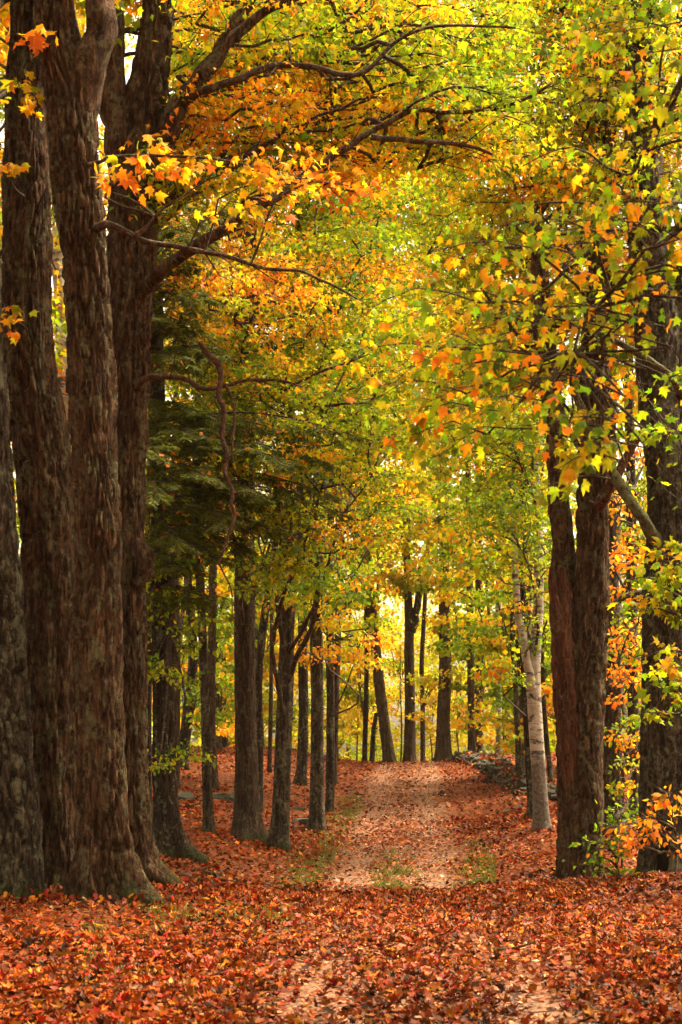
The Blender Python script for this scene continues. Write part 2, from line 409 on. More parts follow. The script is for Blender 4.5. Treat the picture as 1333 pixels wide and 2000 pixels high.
# ------------------------------------------------------------------ wood
def resample(pts, rad, step):
    pts = np.asarray(pts, float); rad = np.asarray(rad, float)
    s = np.concatenate([[0], np.cumsum(np.linalg.norm(np.diff(pts, axis=0), axis=1))])
    n = max(4, int(s[-1] / step) + 1)
    t = np.linspace(0, s[-1], n)
    def sm(v):
        # cubic Hermite with finite-difference tangents
        d = np.zeros_like(v); d[1:-1] = (v[2:] - v[:-2]) / (s[2:] - s[:-2])
        d[0] = (v[1] - v[0]) / (s[1] - s[0]); d[-1] = (v[-1] - v[-2]) / (s[-1] - s[-2])
        i = np.clip(np.searchsorted(s, t, 'right') - 1, 0, len(s) - 2)
        h = s[i+1] - s[i]; u = (t - s[i]) / h
        return (2*u**3-3*u**2+1)*v[i] + (u**3-2*u**2+u)*h*d[i] + (-2*u**3+3*u**2)*v[i+1] + (u**3-u**2)*h*d[i+1]
    out = np.stack([sm(pts[:, k]) for k in range(3)], 1)
    return out, np.maximum(np.interp(t, s, rad), .002), t
def quads(nr, ns, off=0):
    i = np.arange(nr - 1)[:, None] * ns; j = np.arange(ns)[None]
    a = i + j; b = i + (j + 1) % ns
    return (np.stack([a, b, b + ns, a + ns], -1).reshape(-1, 4) + off)
def worley(u, v, per, seed):
    """distance between nearest and second nearest cell, and the nearest cell's own random number; u wraps after per cells"""
    iu, iv = np.floor(u), np.floor(v); f1 = np.full(u.shape, 9.); f2 = f1.copy(); own = np.zeros(u.shape)
    for a in (-1, 0, 1):
        for b in (-1, 0, 1):
            cu, cv = iu + a, iv + b; k = np.mod(cu, per)
            d = np.hypot(cu + .5 + .45 * hash3(k, cv, k * 0, seed) - u, cv + .5 + .45 * hash3(k, cv, k * 0 + 1, seed) - v)
            near = d < f1
            f2 = np.where(near, f1, np.minimum(f2, d)); own = np.where(near, hash3(k, cv, k * 0 + 2, seed), own); f1 = np.minimum(f1, d)
    return f2 - f1, own
def trunk_geometry(pts, rad, ns, step, bark_amp=.02, flare=.5, nroots=5, seed=0, freq=20.0, wob=.05, base_z=None, cap=False, lean_root=None):
    rng = np.random.default_rng(seed + 100)
    C, r, t = resample(pts, rad, step)
    th = np.linspace(0, 2 * np.pi, ns, endpoint=False)
    cx, sy = np.cos(th)[None], np.sin(th)[None]
    h = (C[:, 2] - (C[0, 2] if base_z is None else base_z))[:, None]
    rr = r[:, None] * (1 + wob * vnoise(cx * 1.4 + seed, sy * 1.4, t[:, None] * .55, seed) + .6 * wob * vnoise(cx * 3, sy * 3 + seed, t[:, None] * 1.1, seed + 1))
    if flare > 0:
        lob = np.zeros_like(th)
        an = rng.random() * 6.28 + np.arange(nroots) * 6.28 / nroots + rng.normal(0, .25, nroots)
        for a in an:
            q = np.angle(np.exp(1j * (th - a))); lob += rng.uniform(.6, 1.2) * np.exp(-(q / .36) ** 2)
        if lean_root is not None:
            q = np.angle(np.exp(1j * (th - lean_root))); lob += 2.0 * np.exp(-(q / .32) ** 2)
        hh = np.maximum(h, 0)
        rr = rr + r[0] * flare * (np.exp(-hh / (r[0] * 1.0)) * (.22 + lob[None]) + .28 * np.exp(-hh / (r[0] * 3.2)) * lob[None] * .6)
    X = cx * r[:, None] * freq; Y = sy * r[:, None] * freq; Zt = t[:, None]
    ws = .6 * vnoise(X * .5, Y * .5, Zt * 1.3, seed + 7)
    a1 = 1 - np.abs(vnoise(X + ws, Y + ws, Zt * freq * .11, seed + 2))
    a2 = 1 - np.abs(vnoise(X * 1.9 + ws, Y * 1.9, Zt * freq * .22, seed + 3))
    a3 = vnoise(X * .35, Y * .35, Zt * 1.2, seed + 4)
    if bark_amp > .019:
        rm = float(np.median(r)); per = max(8, round(2 * np.pi * rm / .054))
        uu = th[None] / (2 * np.pi) * per + .55 * vnoise(cx * 3, sy * 3, Zt * 3.2, seed + 8) + .25 * vnoise(cx * 9, sy * 9, Zt * 9, seed + 9)
        vv = Zt / .30 + .5 * vnoise(cx * 4, sy * 4, Zt * 2, seed + 10) + uu * 0
        edge, own = worley(uu, vv, per, seed + 11)
        mod = .35 + .9 * sstep(-.5, .6, vnoise(cx * 1.6, sy * 1.6, Zt * .9, seed + 12)); rr = rr + bark_amp * (mod * (1.5 * sstep(.02, .34, edge) - .8 + .5 * own) - (1.5 - mod) * .9 * a1 ** 5 + .6 * a3 + .3 * (a2 ** 4))
    else:
        rr = rr + bark_amp * (.9 - (a1 ** 5) * 1.7 - .5 * (a2 ** 4) + .4 * a3)
    V = np.stack([C[:, 0:1] + cx * rr, C[:, 1:2] + sy * rr, np.broadcast_to(C[:, 2:3], rr.shape)], -1).reshape(-1, 3)
    F = [quads(len(C), ns)]
    if cap:
        V = np.concatenate([V, C[-1:] + [[0, 0, .02]]]); k = (len(C) - 1) * ns; j = np.arange(ns)
        F.append(np.stack([k + j, k + (j + 1) % ns, np.full(ns, len(V) - 1)], -1))
    return V, F
def tube_geometry(pts, rad, ns=8, step=.15, rough=.12, seed=0):
    C, r, t = resample(pts, rad, step)
    T = norm(np.gradient(C, axis=0))
    ref = np.array([0, 0, 1.]) if abs(T[:, 2]).mean() < .8 else np.array([1., 0, 0])
    A = norm(np.cross(T, ref)); Bv = np.cross(T, A)
    th = np.linspace(0, 2 * np.pi, ns, endpoint=False)
    cx, sy = np.cos(th)[None], np.sin(th)[None]
    rr = r[:, None] * (1 + rough * vnoise(cx * 1.7, sy * 1.7, t[:, None] * 2.2, seed) + rough * vnoise(cx * 4, sy * 4, t[:, None] * 9, seed + 1))
    V = (C[:, None] + A[:, None] * (cx * rr)[..., None] + Bv[:, None] * (sy * rr)[..., None]).reshape(-1, 3)
    V = np.concatenate([V, C[-1:] + T[-1:] * r[-1]])
    k = (len(C) - 1) * ns; j = np.arange(ns)
    return V, [quads(len(C), ns), np.stack([k + j, k + (j + 1) % ns, np.full(ns, len(V) - 1)], -1)]
class Wood:
    def __init__(s): s.V = []; s.Q = []; s.T = []; s.off = 0
    def add(s, V, F):
        for f in F: (s.Q if f.shape[1] == 4 else s.T).append(f + s.off)
        s.V.append(V); s.off += len(V)
    def sticks(s, a, b, c, ra, rc):
        """many thin three-sided twigs through a, b, c at once"""
        n = len(a); th = np.arange(3) * 2.094
        d = norm(c - a); u = norm(np.cross(d, np.array([.3, .2, 1.]))); v = np.cross(d, u)
        ring = u[:, None] * np.cos(th)[None, :, None] + v[:, None] * np.sin(th)[None, :, None]
        rb = (ra + rc) / 2
        V = np.concatenate([a[:, None] + ring * ra[:, None, None], b[:, None] + ring * rb[:, None, None], c[:, None] + ring * rc[:, None, None]], 1)
        q = []
        for k in (0, 3):
            for j in range(3): q.append([k + j, k + (j + 1) % 3, k + 3 + (j + 1) % 3, k + 3 + j])
        F = (np.array(q)[None] + (np.arange(n) * 9)[:, None, None]).reshape(-1, 4)
        s.add(V.reshape(-1, 3), [F])
    def mesh(s, name, origin):
        F = ([np.concatenate(s.Q)] if s.Q else []) + ([np.concatenate(s.T)] if s.T else [])
        return make_mesh(name, np.concatenate(s.V) - origin, F, smooth=True)

# ------------------------------------------------------------------ trees
class Tree:
    def __init__(s, name, label, cat, base, group=None, barkm=None, seed=0):
        s.base = np.array(base, float); s.root = thing(name, label, cat, base, group)
        s.bark = barkm; s.leaves = Leaves(); s.wood = Wood(); s.rng = np.random.default_rng(seed + 1000); s.seed = seed
        s.axis = None; s.hubs = []
    def trunk(s, pts, rad, ns=24, step=.12, mat=None, name='trunk', parent=None, label=None, **kw):
        V, F = trunk_geometry(pts, rad, ns, step, seed=s.seed, **kw)
        o = link(name, make_mesh(name, V - s.base, F, smooth=True), parent or s.root, mat or s.bark)
        if label: o['label'] = label
        if s.axis is None: s.axis = np.asarray(pts, float)
        if name == 'trunk': s.trunk_part = o
        return o
    def limb(s, pts, r0, r1, ns=9, step=.12, mat=None, name='limb', rough=.14, label=None):
        n = len(pts); rad = np.array(r0) if isinstance(r0, (list, tuple)) else r0 + (r1 - r0) * np.linspace(0, 1, n) ** .85
        q, rad, tt = resample(pts, rad, .16)
        sd_ = s.seed + len(s.hubs) * 3; am = np.minimum(tt / .4, 1) * np.minimum(.018 + .4 * rad, .042)
        q = q + np.stack([vnoise(tt * 2.3, sd_, k_, sd_) + .5 * vnoise(tt * 5.5, sd_, k_, sd_ + 1) for k_ in (0.3, 7.3, 13.3)], 1) * am[:, None]
        pts = q; s.hubs.append(q[len(q) // 4:])
        if name == 'limb':
            rg_ = np.random.default_rng(sd_ + 50); m_ = max(2, int(tt[-1] / .28)); k_ = rg_.integers(len(q) // 5, len(q), m_)
            dr = norm(np.gradient(q, axis=0))[k_] * .7 + rg_.normal(0, .6, (m_, 3)) + [0, 0, .15]; l_ = rg_.uniform(.15, .75, m_)
            e_ = q[k_] + norm(dr) * l_[:, None]; mid_ = (q[k_] + e_) / 2 + rg_.normal(0, .09, (m_, 3)) * l_[:, None]
            s.wood.sticks(q[k_], mid_, e_, np.minimum(rad[k_] * .5, .012), np.full(m_, .002))
        V, F = tube_geometry(pts, rad, ns, min(step, .1), rough, s.seed + 5)
        o = link(name, make_mesh(name, V - s.base, F, smooth=True), s.root, mat or B_TWIG)
        if label: o['label'] = label
        return o
    def on_axis(s, z):
        A = s.axis
        return np.array([np.interp(z, A[:, 2], A[:, 0]), np.interp(z, A[:, 2], A[:, 1]), min(z, A[-1, 2])])
    def bough(s, tip, length, n, mix, kind='far', size=.11, feed=True, flat=.24, nsub=11, spread=.40, r=.022, droop=.10, start=None, up=.12, hang=.6):
        rng = s.rng; tip = np.asarray(tip, float)
        if tip[1] > 40: n = int(n * .72); size = size * 1.15
        elif tip[1] > 14: n = int(n * .9); size = size * 1.04
        ax = s.on_axis(tip[2] - .3 * length) if s.axis is not None else tip - [0, 0, length]
        hd = tip - ax; hd[2] = 0; dist = np.linalg.norm(hd)
        if start is None:
            if dist > length * 1.05:
                start = tip - norm(hd) * length * .95 - [0, 0, up * length]
            else:
                start = ax
        start = np.asarray(start, float)
        if feed and dist > length * 1.05:
            H = np.concatenate(s.hubs) if s.hubs else s.axis
            a = H[np.argmin(((H - start) ** 2 * [1, 1, 1.6]).sum(1) + 3.0 * np.maximum(H[:, 2] - start[2], 0))]
            ln = np.linalg.norm(start - a)
            if ln > .15:
                m = (a + start) / 2 + rng.normal(0, .10, 3) * ln * .5 + [0, 0, .04 * ln]
                m2 = start * .8 + a * .2 + rng.normal(0, .05, 3) * ln
                rf = min(.006 * ln + r, .032)
                lo = a[1] > 34
                s.wood.add(*tube_geometry([a, m, m2, start], [rf, rf * .9, rf * .75, r * .9], 3 if lo else 5, .8 if lo else .4, .1, int(rng.integers(99))))
        L = np.linalg.norm(tip - start); d = norm(tip - start)
        side = norm(np.cross(d, [0, 0, 1.])); upv = np.cross(side, d)
        t = np.linspace(0, 1, 6)
        wv = rng.normal(0, .045, (6, 2)) * L; wv[0] = 0
        C = start + d * (t * L)[:, None] + upv * (np.sin(t * np.pi) * .10 * L - droop * L * t ** 2)[:, None] + side * wv[:, :1] + upv * wv[:, 1:] * .6
        s.wood.add(*tube_geometry(C, r * (1 - .8 * t), 3 if tip[1] > 30 else 4, L / 5 if tip[1] > 30 else max(.2, L / 7), .1, int(rng.integers(99))))
        # side twigs in a flattish layer
        ts = rng.uniform(.12, 1.0, nsub); sgn = np.where(rng.random(nsub) < .5, -1., 1.)
        a = np.stack([np.interp(ts, t, C[:, k]) for k in range(3)], 1)
        dd = d * rng.uniform(.35, 1.0, nsub)[:, None] + side * (sgn * rng.uniform(.35, 1.1, nsub))[:, None] + np.array([0, 0, 1.]) * rng.normal(.02, .28, nsub)[:, None]
        ln = L * spread * (1.1 - .55 * ts) * rng.uniform(.6, 1.25, nsub)
        c = a + norm(dd) * ln[:, None]; c[:, 2] -= droop * ln * .7
        b = (a + c) / 2 + rng.normal(0, .05, (nsub, 3)) * ln[:, None]
        rt = np.full(nsub, r * .42)
        if tip[1] < 35: s.wood.sticks(a, b, c, rt, rt * .35)
        # leaves along the twigs
        k = rng.integers(0, nsub, n); u = rng.random(n) ** .75
        p = a[k] * ((1-u)**2)[:, None] + 2 * b[k] * (u*(1-u))[:, None] + c[k] * (u**2)[:, None]
        sg = min(.16 * L * spread / .4, .22)
        p = p + rng.normal(0, 1, (n, 3)) * sg * np.array([1, 1, flat * 1.6])
        axis = norm(dd)[k] * .55 + rng.normal(0, .55, (n, 3)) + np.array([0, 0, -hang])
        nr = np.array([0, -.2, .8]) + rng.normal(0, .75, (n, 3))
        sz = size * np.exp(rng.normal(0, .24, n))
        s.leaves.add(kind, p, sz, axis, nr, rng.uniform(-.4, 1.7, n), pick_tones(mix, n, rng))
    def finish(s, twigs_mat=None, crown='crown'):
        if s.wood.V:
            o = link('twigs', s.wood.mesh('twigs', s.base), s.root, twigs_mat or B_TWIG); o['kind'] = 'stuff'
        if s.leaves.parts:
            o = link(crown, s.leaves.mesh(crown, s.base), s.root, M_LEAF); o['kind'] = 'stuff'
def from_px(spec, D, lean=0.0):
    """(x, y, width) rows in the photograph at depth D -> world spine and radii"""
    pts = np.array([P(x, y, D) for x, y, wd in spec]); rad = np.array([wd * D / FPX / 2 for x, y, wd in spec])
    if lean: pts[:, 1] += lean * (pts[:, 2] - pts[0, 2])
    return pts, rad
def grow(pts, rad, top, taper=.35):
    """carry a trunk on above the last given point up to height top"""
    if pts[-1, 2] < top - .5:
        d = norm(pts[-1] - pts[-2]); d = norm(d * .5 + np.array([0, 0, .6]))
        q = pts[-1] + d * (top - pts[-1, 2]) / d[2]
        m = (pts[-1] + q) / 2 + [.1, 0, 0]
        pts = np.vstack([pts, m, q]); rad = np.concatenate([rad, [rad[-1] * (1 + taper) / 2, rad[-1] * taper]])
    return pts, rad

# ------------------------------------------------------------------ ground
def axis_steps(segs):
    out = []
    for a, b, st in segs: out.append(np.arange(a, b, st))
    return np.concatenate(out + [[segs[-1][1]]])
gx = axis_steps([(-220, -40, 20), (-40, -14, 1.5), (-14, 14, .26), (14, 40, 1.5), (40, 221, 20)])
gy = axis_steps([(-30, 6, 1.5), (6, 36, .2), (36, 75, .4), (75, 140, 2.5), (140, 480, 30)])
GX, GY = np.meshgrid(gx, gy)
GV = np.stack([GX, GY, ground_z(GX, GY)], -1).reshape(-1, 3)
i, j = np.meshgrid(np.arange(len(gy) - 1), np.arange(len(gx) - 1), indexing='ij'); k = (i * len(gx) + j).ravel()
gm = make_mesh('ground', GV, [np.stack([k, k + 1, k + 1 + len(gx), k + len(gx)], -1)], smooth=True)
da = gm.attributes.new('dirt', 'FLOAT', 'POINT'); da.data.foreach_set('value', np.clip(dirt_mask(GV[:, 0], GV[:, 1]) + .7 * lane(GV[:, 0], GV[:, 1]), 0, 1).astype(np.float32))
ground = link('ground', gm, mat=M_GROUND); ground['kind'] = 'structure'

# fallen leaves: nobody could count them
LT = np.array([(.29, .056, .006), (.18, .030, .005), (.080, .019, .006), (.36, .112, .008), (.24, .016, .006), (.21, .085, .032), (.42, .17, .012), (.035, .013, .006)])
def litter_tones(n, rng, x, D):
    wv = np.array([5, 4.6, 2.8, 1.8, 1.3, 2.0, .6, 1.6])
    near = np.array([4.8, 4.4, 3.2, 2.0, 2.4, 1.8, .9, 2.8])
    wv = near if D.mean() < 21 else wv
    t = LT[rng.choice(8, n, p=wv / wv.sum())].copy()
    ln_ = (lane(x, D) * (rng.random(n) < .5))[:, None]; t = t * (1 - .6 * ln_) + np.array([.27, .115, .06]) * .6 * ln_   # drier, paler leaves on the lane
    return np.clip(t * np.exp(rng.normal(0, .26, (n, 1))) * np.exp(rng.normal(0, .07, (n, 3))), .004, .8)
def grassy(x, D):
    d = x - path_x(D)
    g = 1.0 * np.exp(-(d / .32) ** 2) * np.exp(-((D - 29.5) / 3.0) ** 2)
    g = np.maximum(g, 1.0 * np.exp(-((d - 1.95) / .45) ** 2) * np.exp(-((D - 29.0) / 4.5) ** 2))
    g = np.maximum(g, .5 * np.exp(-((d + 1.7) / .4) ** 2) * np.exp(-((D - 33) / 6.0) ** 2))
    g = np.maximum(g, .55 * np.exp(-((d + 1.6) / .35) ** 2) * np.exp(-((D - 45) / 4.0) ** 2))
    g = np.maximum(g, .5 * sstep(.15, .5, vnoise(x * .9, D * .7, 0, 31)) * (D < 19.5) * ((d < -1.1) | (d > 1.8)))
    return g
def scatter(n, x0, x1, d0, d1, rng, wedge=True):
    # spread over the ground the picture takes in, a little beyond on either side
    D = np.sqrt(rng.random(n) * (d1 ** 2 - d0 ** 2) + d0 ** 2) if wedge else rng.uniform(d0, d1, n)
    s = D / d1 if wedge else 1.0
    return rng.uniform(x0, x1, n) * s, D
def litter(name, label, n, half, d0, d1, kind, size, seed, wedge=True, lift=.006, outer=False):
    rng = np.random.default_rng(seed); x, D = scatter(n, -half, half, d0, d1, rng, wedge)
    keep = rng.random(n) > np.clip(dirt_mask(x, D) * 1.02, 0, .93)
    keep &= rng.random(n) > .45 * lane(x, D)
    keep &= rng.random(n) > .45 * grassy(x, D)
    if outer: keep &= (np.abs(x) / D > .225) | (D < 8.3)
    keep &= rng.random(n) < .80 + .5 * vnoise(x * .8, D * .6, 0, 40)
    x, D = x[keep], D[keep]; n = len(x)
    z = ground_z(x, D)
    L = Leaves(); pos = np.stack([x, D, z + lift + rng.random(n) * .03], 1)
    a = rng.random(n) * 6.283; axis = np.stack([np.cos(a), np.sin(a), rng.normal(0, .22, n)], 1)
    nr = np.array([0, 0, 1.]) + rng.normal(0, .45, (n, 3))
    sz = size * np.clip(np.exp(rng.normal(0, .28, n)), .5, 1.5); cu = rng.uniform(-2.4, 2.4, n); tn = litter_tones(n, rng, x, D)
    tn = tn * (.80 + .35 * vnoise(x * .55, D * .4, 0, 44) + .25 * vnoise(x * 1.7, D * 1.2, 0, 45))[:, None].clip(.35, 1.3)   # older wet leaves in places
    if D.mean() < 21: tn = tn * np.array([.95, .92, .75])
    sel = rng.random(n) < (.3 if kind != 'far' else 0)
    L.add(kind, pos[~sel], sz[~sel], axis[~sel], nr[~sel], cu[~sel], tn[~sel])
    L.add('beech', pos[sel], sz[sel] * .95, axis[sel], nr[sel], cu[sel], tn[sel] * .85)
    o = link(name, L.mesh(name, np.zeros(3)), mat=M_LITTER); o['kind'] = 'stuff'; o['label'] = label; o['category'] = 'leaves'
litter('leaf_litter', 'thick red and orange maple leaves at the bottom of the photo', 25000, 3.3, 8.0, 13.5, 'maple', .064, 51)
litter('leaf_litter', 'red and orange leaves on the rise up to the trunk feet', 36000, 4.9, 13.4, 20.5, 'lob', .068, 54)
litter('leaf_litter', 'fine rust coloured fallen leaves over the hollow and lower path', 78000, 10.5, 20.0, 42.0, 'far', .078, 52)
litter('leaf_litter', 'far carpet of orange fallen leaves up to the crest of the path', 66000, 20.0, 41.0, 74.0, 'far', .10, 53)

litter('leaf_litter', 'loose fallen leaves on the near ground beyond both edges of the photo', 26000, 9.5, 5.5, 21.0, 'far', .085, 58, outer=True)
def crumbs(n, d0, d1, size, seed):
    rng = np.random.default_rng(seed); D = rng.uniform(d0, d1, n); x = path_x(D) + rng.normal(0, .8, n)
    L = Leaves(); pos = np.stack([x, D, ground_z(x, D) + .006 + rng.random(n) * .012], 1)
    t = np.array([(.36, .125, .05), (.26, .08, .028), (.13, .05, .025), (.46, .24, .14), (.06, .03, .018)])[rng.choice(5, n, p=[.3, .22, .12, .29, .07])] * np.exp(rng.normal(0, .25, (n, 1)))
    a = rng.random(n) * 6.283
    L.add('far', pos, size * np.exp(rng.normal(0, .35, n)), np.stack([np.cos(a), np.sin(a), rng.normal(0, .15, n)], 1), np.array([0, 0, 1.]) + rng.normal(0, .3, (n, 3)), rng.uniform(-1.5, 1.5, n), t)
    o = link('leaf_litter', L.mesh('leaf_litter', np.zeros(3)), mat=M_LITTER); o['kind'] = 'stuff'; o['category'] = 'leaves'; return o
crumbs(26000, 23, 72, .05, 56)['label'] = 'small broken dry leaves trodden into the lane up to the crest'
crumbs(9000, 8.2, 16, .032, 57)['label'] = 'small broken dry leaves trodden into the nearest wheel tracks'

# the largest single leaves lying on top in front
protos = []
for q in range(6):
    rg = np.random.default_rng(600 + q)
    V, F, _ = leaf_geometry('maple', np.zeros((1, 3)), np.ones(1), np.array([[0, 1., 0]]), np.array([[0, 0, 1.]]), np.array([[.3, .9, 1.5, 2.0, -.8, 1.2][q]]))
    V[:, 2] += rg.normal(0, .09, len(V)); V[:, :2] += rg.normal(0, .03, (len(V), 2)); V[:, 0] *= rg.uniform(.7, 1.1)
    protos.append((V, F))
fall_mesh = []
for q, (V, F) in enumerate(protos):
    me = make_mesh('fallen_leaf', V, [F]); me.materials.append(M_LITTER1); fall_mesh.append(me)
    T0 = TPL['maple'][0]; me.attributes.new('rim', 'FLOAT', 'POINT').data.foreach_set('value', (np.clip(np.abs(T0[:, 0]) * 1.5 + np.abs(T0[:, 1] - .35), 0, 1) * .6).astype(np.float32))
rg = np.random.default_rng(77)
x, D = scatter(900, -2.9, 2.9, 8.6, 14.0, rg); ok = rg.random(900) > dirt_mask(x, D) * .7
x, D = x[ok][:290], D[ok][:290]; tn = litter_tones(len(x), rg, x, D) * 1.15; zz = ground_z(x, D)
for q in range(len(x)):
    o = link('fallen_leaf', fall_mesh[q % 6], ground, loc=(x[q], D[q], zz[q] + .035))
    sz = .070 * math.exp(rg.normal(0, .2)); o.scale = (sz, sz, sz)
    o.rotation_euler = (rg.normal(0, .3), rg.normal(0, .3), rg.random() * 6.28); o.color = (*np.clip(tn[q], 0, .85), 1)

# grass in tufts
rg = np.random.default_rng(88)
GL = Leaves()
for n, half, d0, d1, bl in ((110000, 3.4, 8.5, 20.0, .045), (420000, 5.0, 24.0, 50.0, .06)):
    x, D = scatter(n, -half, half, d0, d1, rg)
    g = grassy(x, D) * sstep(-.35, .35, vnoise(x * 3.1, D * 2.3, 0, 33))
    kp = rg.random(n) < g; x, D = x[kp], D[kp]; n = len(x)
    pos = np.stack([x, D, ground_z(x, D)], 1)
    axis = np.array([0, 0, .8]) + rg.normal(0, .6, (n, 3)); nr = rg.normal(0, 1, (n, 3))
    tones = np.array([.12, .155, .010]) * np.exp(rg.normal(0, .3, (n, 1))) * np.exp(rg.normal(0, .14, (n, 3)))
    GL.add('needle', pos, bl * np.exp(rg.normal(0, .35, n)), axis, nr, rg.uniform(0, 1, n), tones)
o = link('grass', GL.mesh('grass', np.zeros(3)), mat=M_GRASS); o['kind'] = 'stuff'
o['label'] = 'short green grass in patches along the wheel tracks'; o['category'] = 'grass'

rg = np.random.default_rng(99); TW = Wood(); n = 420
x, D = scatter(n, -6.0, 6.0, 8.0, 36.0, rg); z = ground_z(x, D) + rg.uniform(.02, .05, n); a_ = rg.random(n) * 6.283; l_ = rg.uniform(.06, .32, n)
p0 = np.stack([x, D, z], 1); x2, D2 = x + np.cos(a_) * l_, D + np.sin(a_) * l_; p1 = np.stack([x2, D2, ground_z(x2, D2) + rg.uniform(.02, .07, n)], 1)
TW.sticks(p0, (p0 + p1) / 2 + rg.normal(0, .012, (n, 3)), p1, rg.uniform(.003, .007, n), np.full(n, .002))
o = link('twig_litter', TW.mesh('twig_litter', np.zeros(3)), mat=B_DEAD); o['kind'] = 'stuff'; o['label'] = 'small dry twigs strewn among the fallen leaves'; o['category'] = 'twigs'

# ------------------------------------------------------------------ trees with trunks placed one by one
T = {}
def plant(key, name, label, spec, D, barkm, top, ns=22, step=.14, lean=0.0, group=None, **kw):
    if D is None: D = hit(spec[0][0], spec[0][1])
    pts, rad = from_px(spec, D, lean)
    rad[0] = min(rad[0], rad[1] * 1.12)
    zb = float(ground_z(pts[0, 0], D)); base = np.array([pts[0, 0], D, zb])
    pts[0, 2] = zb
    below = pts[0] - [0, 0, .35]
    pts = np.vstack([below, pts]); rad = np.concatenate([[rad[0]], rad])
    pts, rad = grow(pts, rad, top)
    t = Tree(name, label, 'tree', base, group, barkm, seed=len(T) + 1)
    t.D = D
    kw.setdefault('bark_amp', .013); kw.setdefault('flare', .55)
    t.trunk(pts, rad, ns, step, base_z=zb, **kw)
    t.axis = pts[1:]
    T[key] = t
    return t
OLDG = 'old maples in the left clump'
old = dict(ns=112, step=.05, bark_amp=.034, freq=25.0, wob=.06)
a = plant('A', 'old_maple', 'leftmost old maple trunk of the clump, cut by the photo edge, greyish lichen', [(22, 1735, 125), (22, 1650, 108), (12, 1500, 106), (2, 1300, 96), (-8, 1100, 88), (-18, 900, 74), (-30, 600, 66), (-40, 200, 60)], 16.4, B_GREY, 15, group=OLDG, flare=.25, **old)
b = plant('B', 'old_maple', 'second old maple trunk of the left clump, reddish dark bark, leaning outward', [(112, 1735, 112), (112, 1650, 96), (108, 1500, 90), (100, 1200, 100), (93, 1000, 104), (80, 850, 104), (60, 700, 90), (54, 600, 90), (52, 400, 84), (50, 200, 76), (52, 80, 60), (54, -100, 50), (50, -400, 40)], 17.1, B_OLD, 16, group=OLDG, flare=.22, **old)
c = plant('C', 'old_maple', 'thickest old maple of the left clump, forking high up in two stems', [(205, 1740, 112), (203, 1660, 100), (198, 1500, 88), (193, 1200, 88), (190, 1000, 84), (184, 850, 82), (175, 700, 80), (170, 600, 84), (164, 500, 82), (153, 400, 86), (146, 300, 90), (138, 200, 92), (118, 110, 84), (106, 40, 70), (98, -60, 62), (92, -300, 50)], 16.3, B_OLD, 15, group=OLDG, flare=.42, lean_root=-.5, **old)
d = plant('D', 'old_maple', 'old maple behind the clump with great limbs arching over the path', [(262, 1690, 76), (258, 1620, 66), (256, 1500, 60), (254, 1200, 58), (250, 1000, 66), (250, 850, 72), (250, 700, 76), (252, 600, 78), (260, 450, 92), (268, 330, 100), (280, 230, 84), (296, 130, 68), (308, 50, 64), (314, -60, 56), (318, -300, 46)], 18.4, B_OLD, 17, group=OLDG, flare=.62, lean_root=-.35, **old)
def px_pts(rows, D):
    out = []
    for q in rows: out.append(P(q[0], q[1], q[2] if len(q) > 2 else D))
    return np.array(out)
# second stem of C's fork and stems of D
c.limb(px_pts([(152, 300), (160, 220), (174, 150), (188, 90), (196, 20), (202, -120), (205, -350)], 16.28), [.10, .19, .20, .165, .15, .135, .11], 0, 40, .05, B_OLD, 'stem', .10)
d.limb(px_pts([(256, 400), (240, 300), (228, 220), (222, 150), (222, 60), (215, -200)], 18.35), [.12, .2, .18, .15, .13, .1], 0, 32, .06, B_OLD, 'stem', .10)
d.limb(px_pts([(295, 345), (318, 285), (345, 225), (395, 150), (432, 92), (468, 35), (500, -20), (540, -110)], 18.1), [.08, .125, .115, .098, .082, .068, .055, .04], 0, 18, .06, B_OLD)
d.limb(px_pts([(392, 150), (425, 112), (460, 66), (505, 28), (575, 0), (650, -40)], 17.7), .075, .035, 14, .07, B_OLD)
d.limb(px_pts([(350, 222, 18.1), (372, 192, 18.0), (400, 178, 17.75), (420, 173), (455, 163), (500, 142), (560, 126), (615, 133), (667, 150), (720, 142), (745, 110), (770, 88), (830, 52), (930, 50), (1005, 55)], 17.5), .055, .012, 10, .08)
d.limb(px_pts([(256, 610, 18.35), (285, 565, 18.2), (305, 543, 18.0), (335, 515, 17.8), (380, 482, 17.5), (440, 446), (520, 396), (565, 366), (600, 338), (660, 300), (700, 268), (745, 243), (800, 220), (870, 221), (960, 210), (1040, 190), (1075, 165)], 17.4), .085, .014, 14, .08, B_OLD)
d.limb(px_pts([(725, 268), (780, 270), (850, 277), (920, 285), (960, 300)], 17.3), .04, .014, 8, .08)
d.limb(px_pts([(318, 400), (345, 380), (370, 362), (400, 338), (432, 318)], 18.8), .06, .02, 9, .08)
c.limb(px_pts([(180, 452, 16.2), (200, 440, 16.0), (218, 434), (240, 440), (268, 460), (300, 474), (360, 486), (440, 500), (520, 520), (580, 526), (640, 552), (700, 590)], 15.8), .048, .010, 9, .07)
c.limb(px_pts([(165, 322, 16.2), (190, 316, 15.9), (230, 308), (290, 303), (350, 305), (450, 315), (520, 331), (570, 343), (610, 346)], 15.5), .022, .008, 7, .07)
c.limb(px_pts([(266, 460), (282, 448), (296, 432), (304, 420)], 15.7), .03, .006, 7, .05, B_DEAD, 'broken_stub')
d.limb(px_pts([(252, 775, 18.35), (272, 755, 18.2), (292, 740, 18.0), (330, 733), (370, 740), (392, 755), (440, 752), (470, 742), (520, 741), (560, 746), (590, 755)], 17.8), .044, .012, 9, .07, B_DEAD, label='bare dead limb without bark')
d.limb(px_pts([(440, 750), (452, 775), (460, 820), (455, 870), (452, 900)], 17.7), .022, .010, 7, .07, B_DEAD)
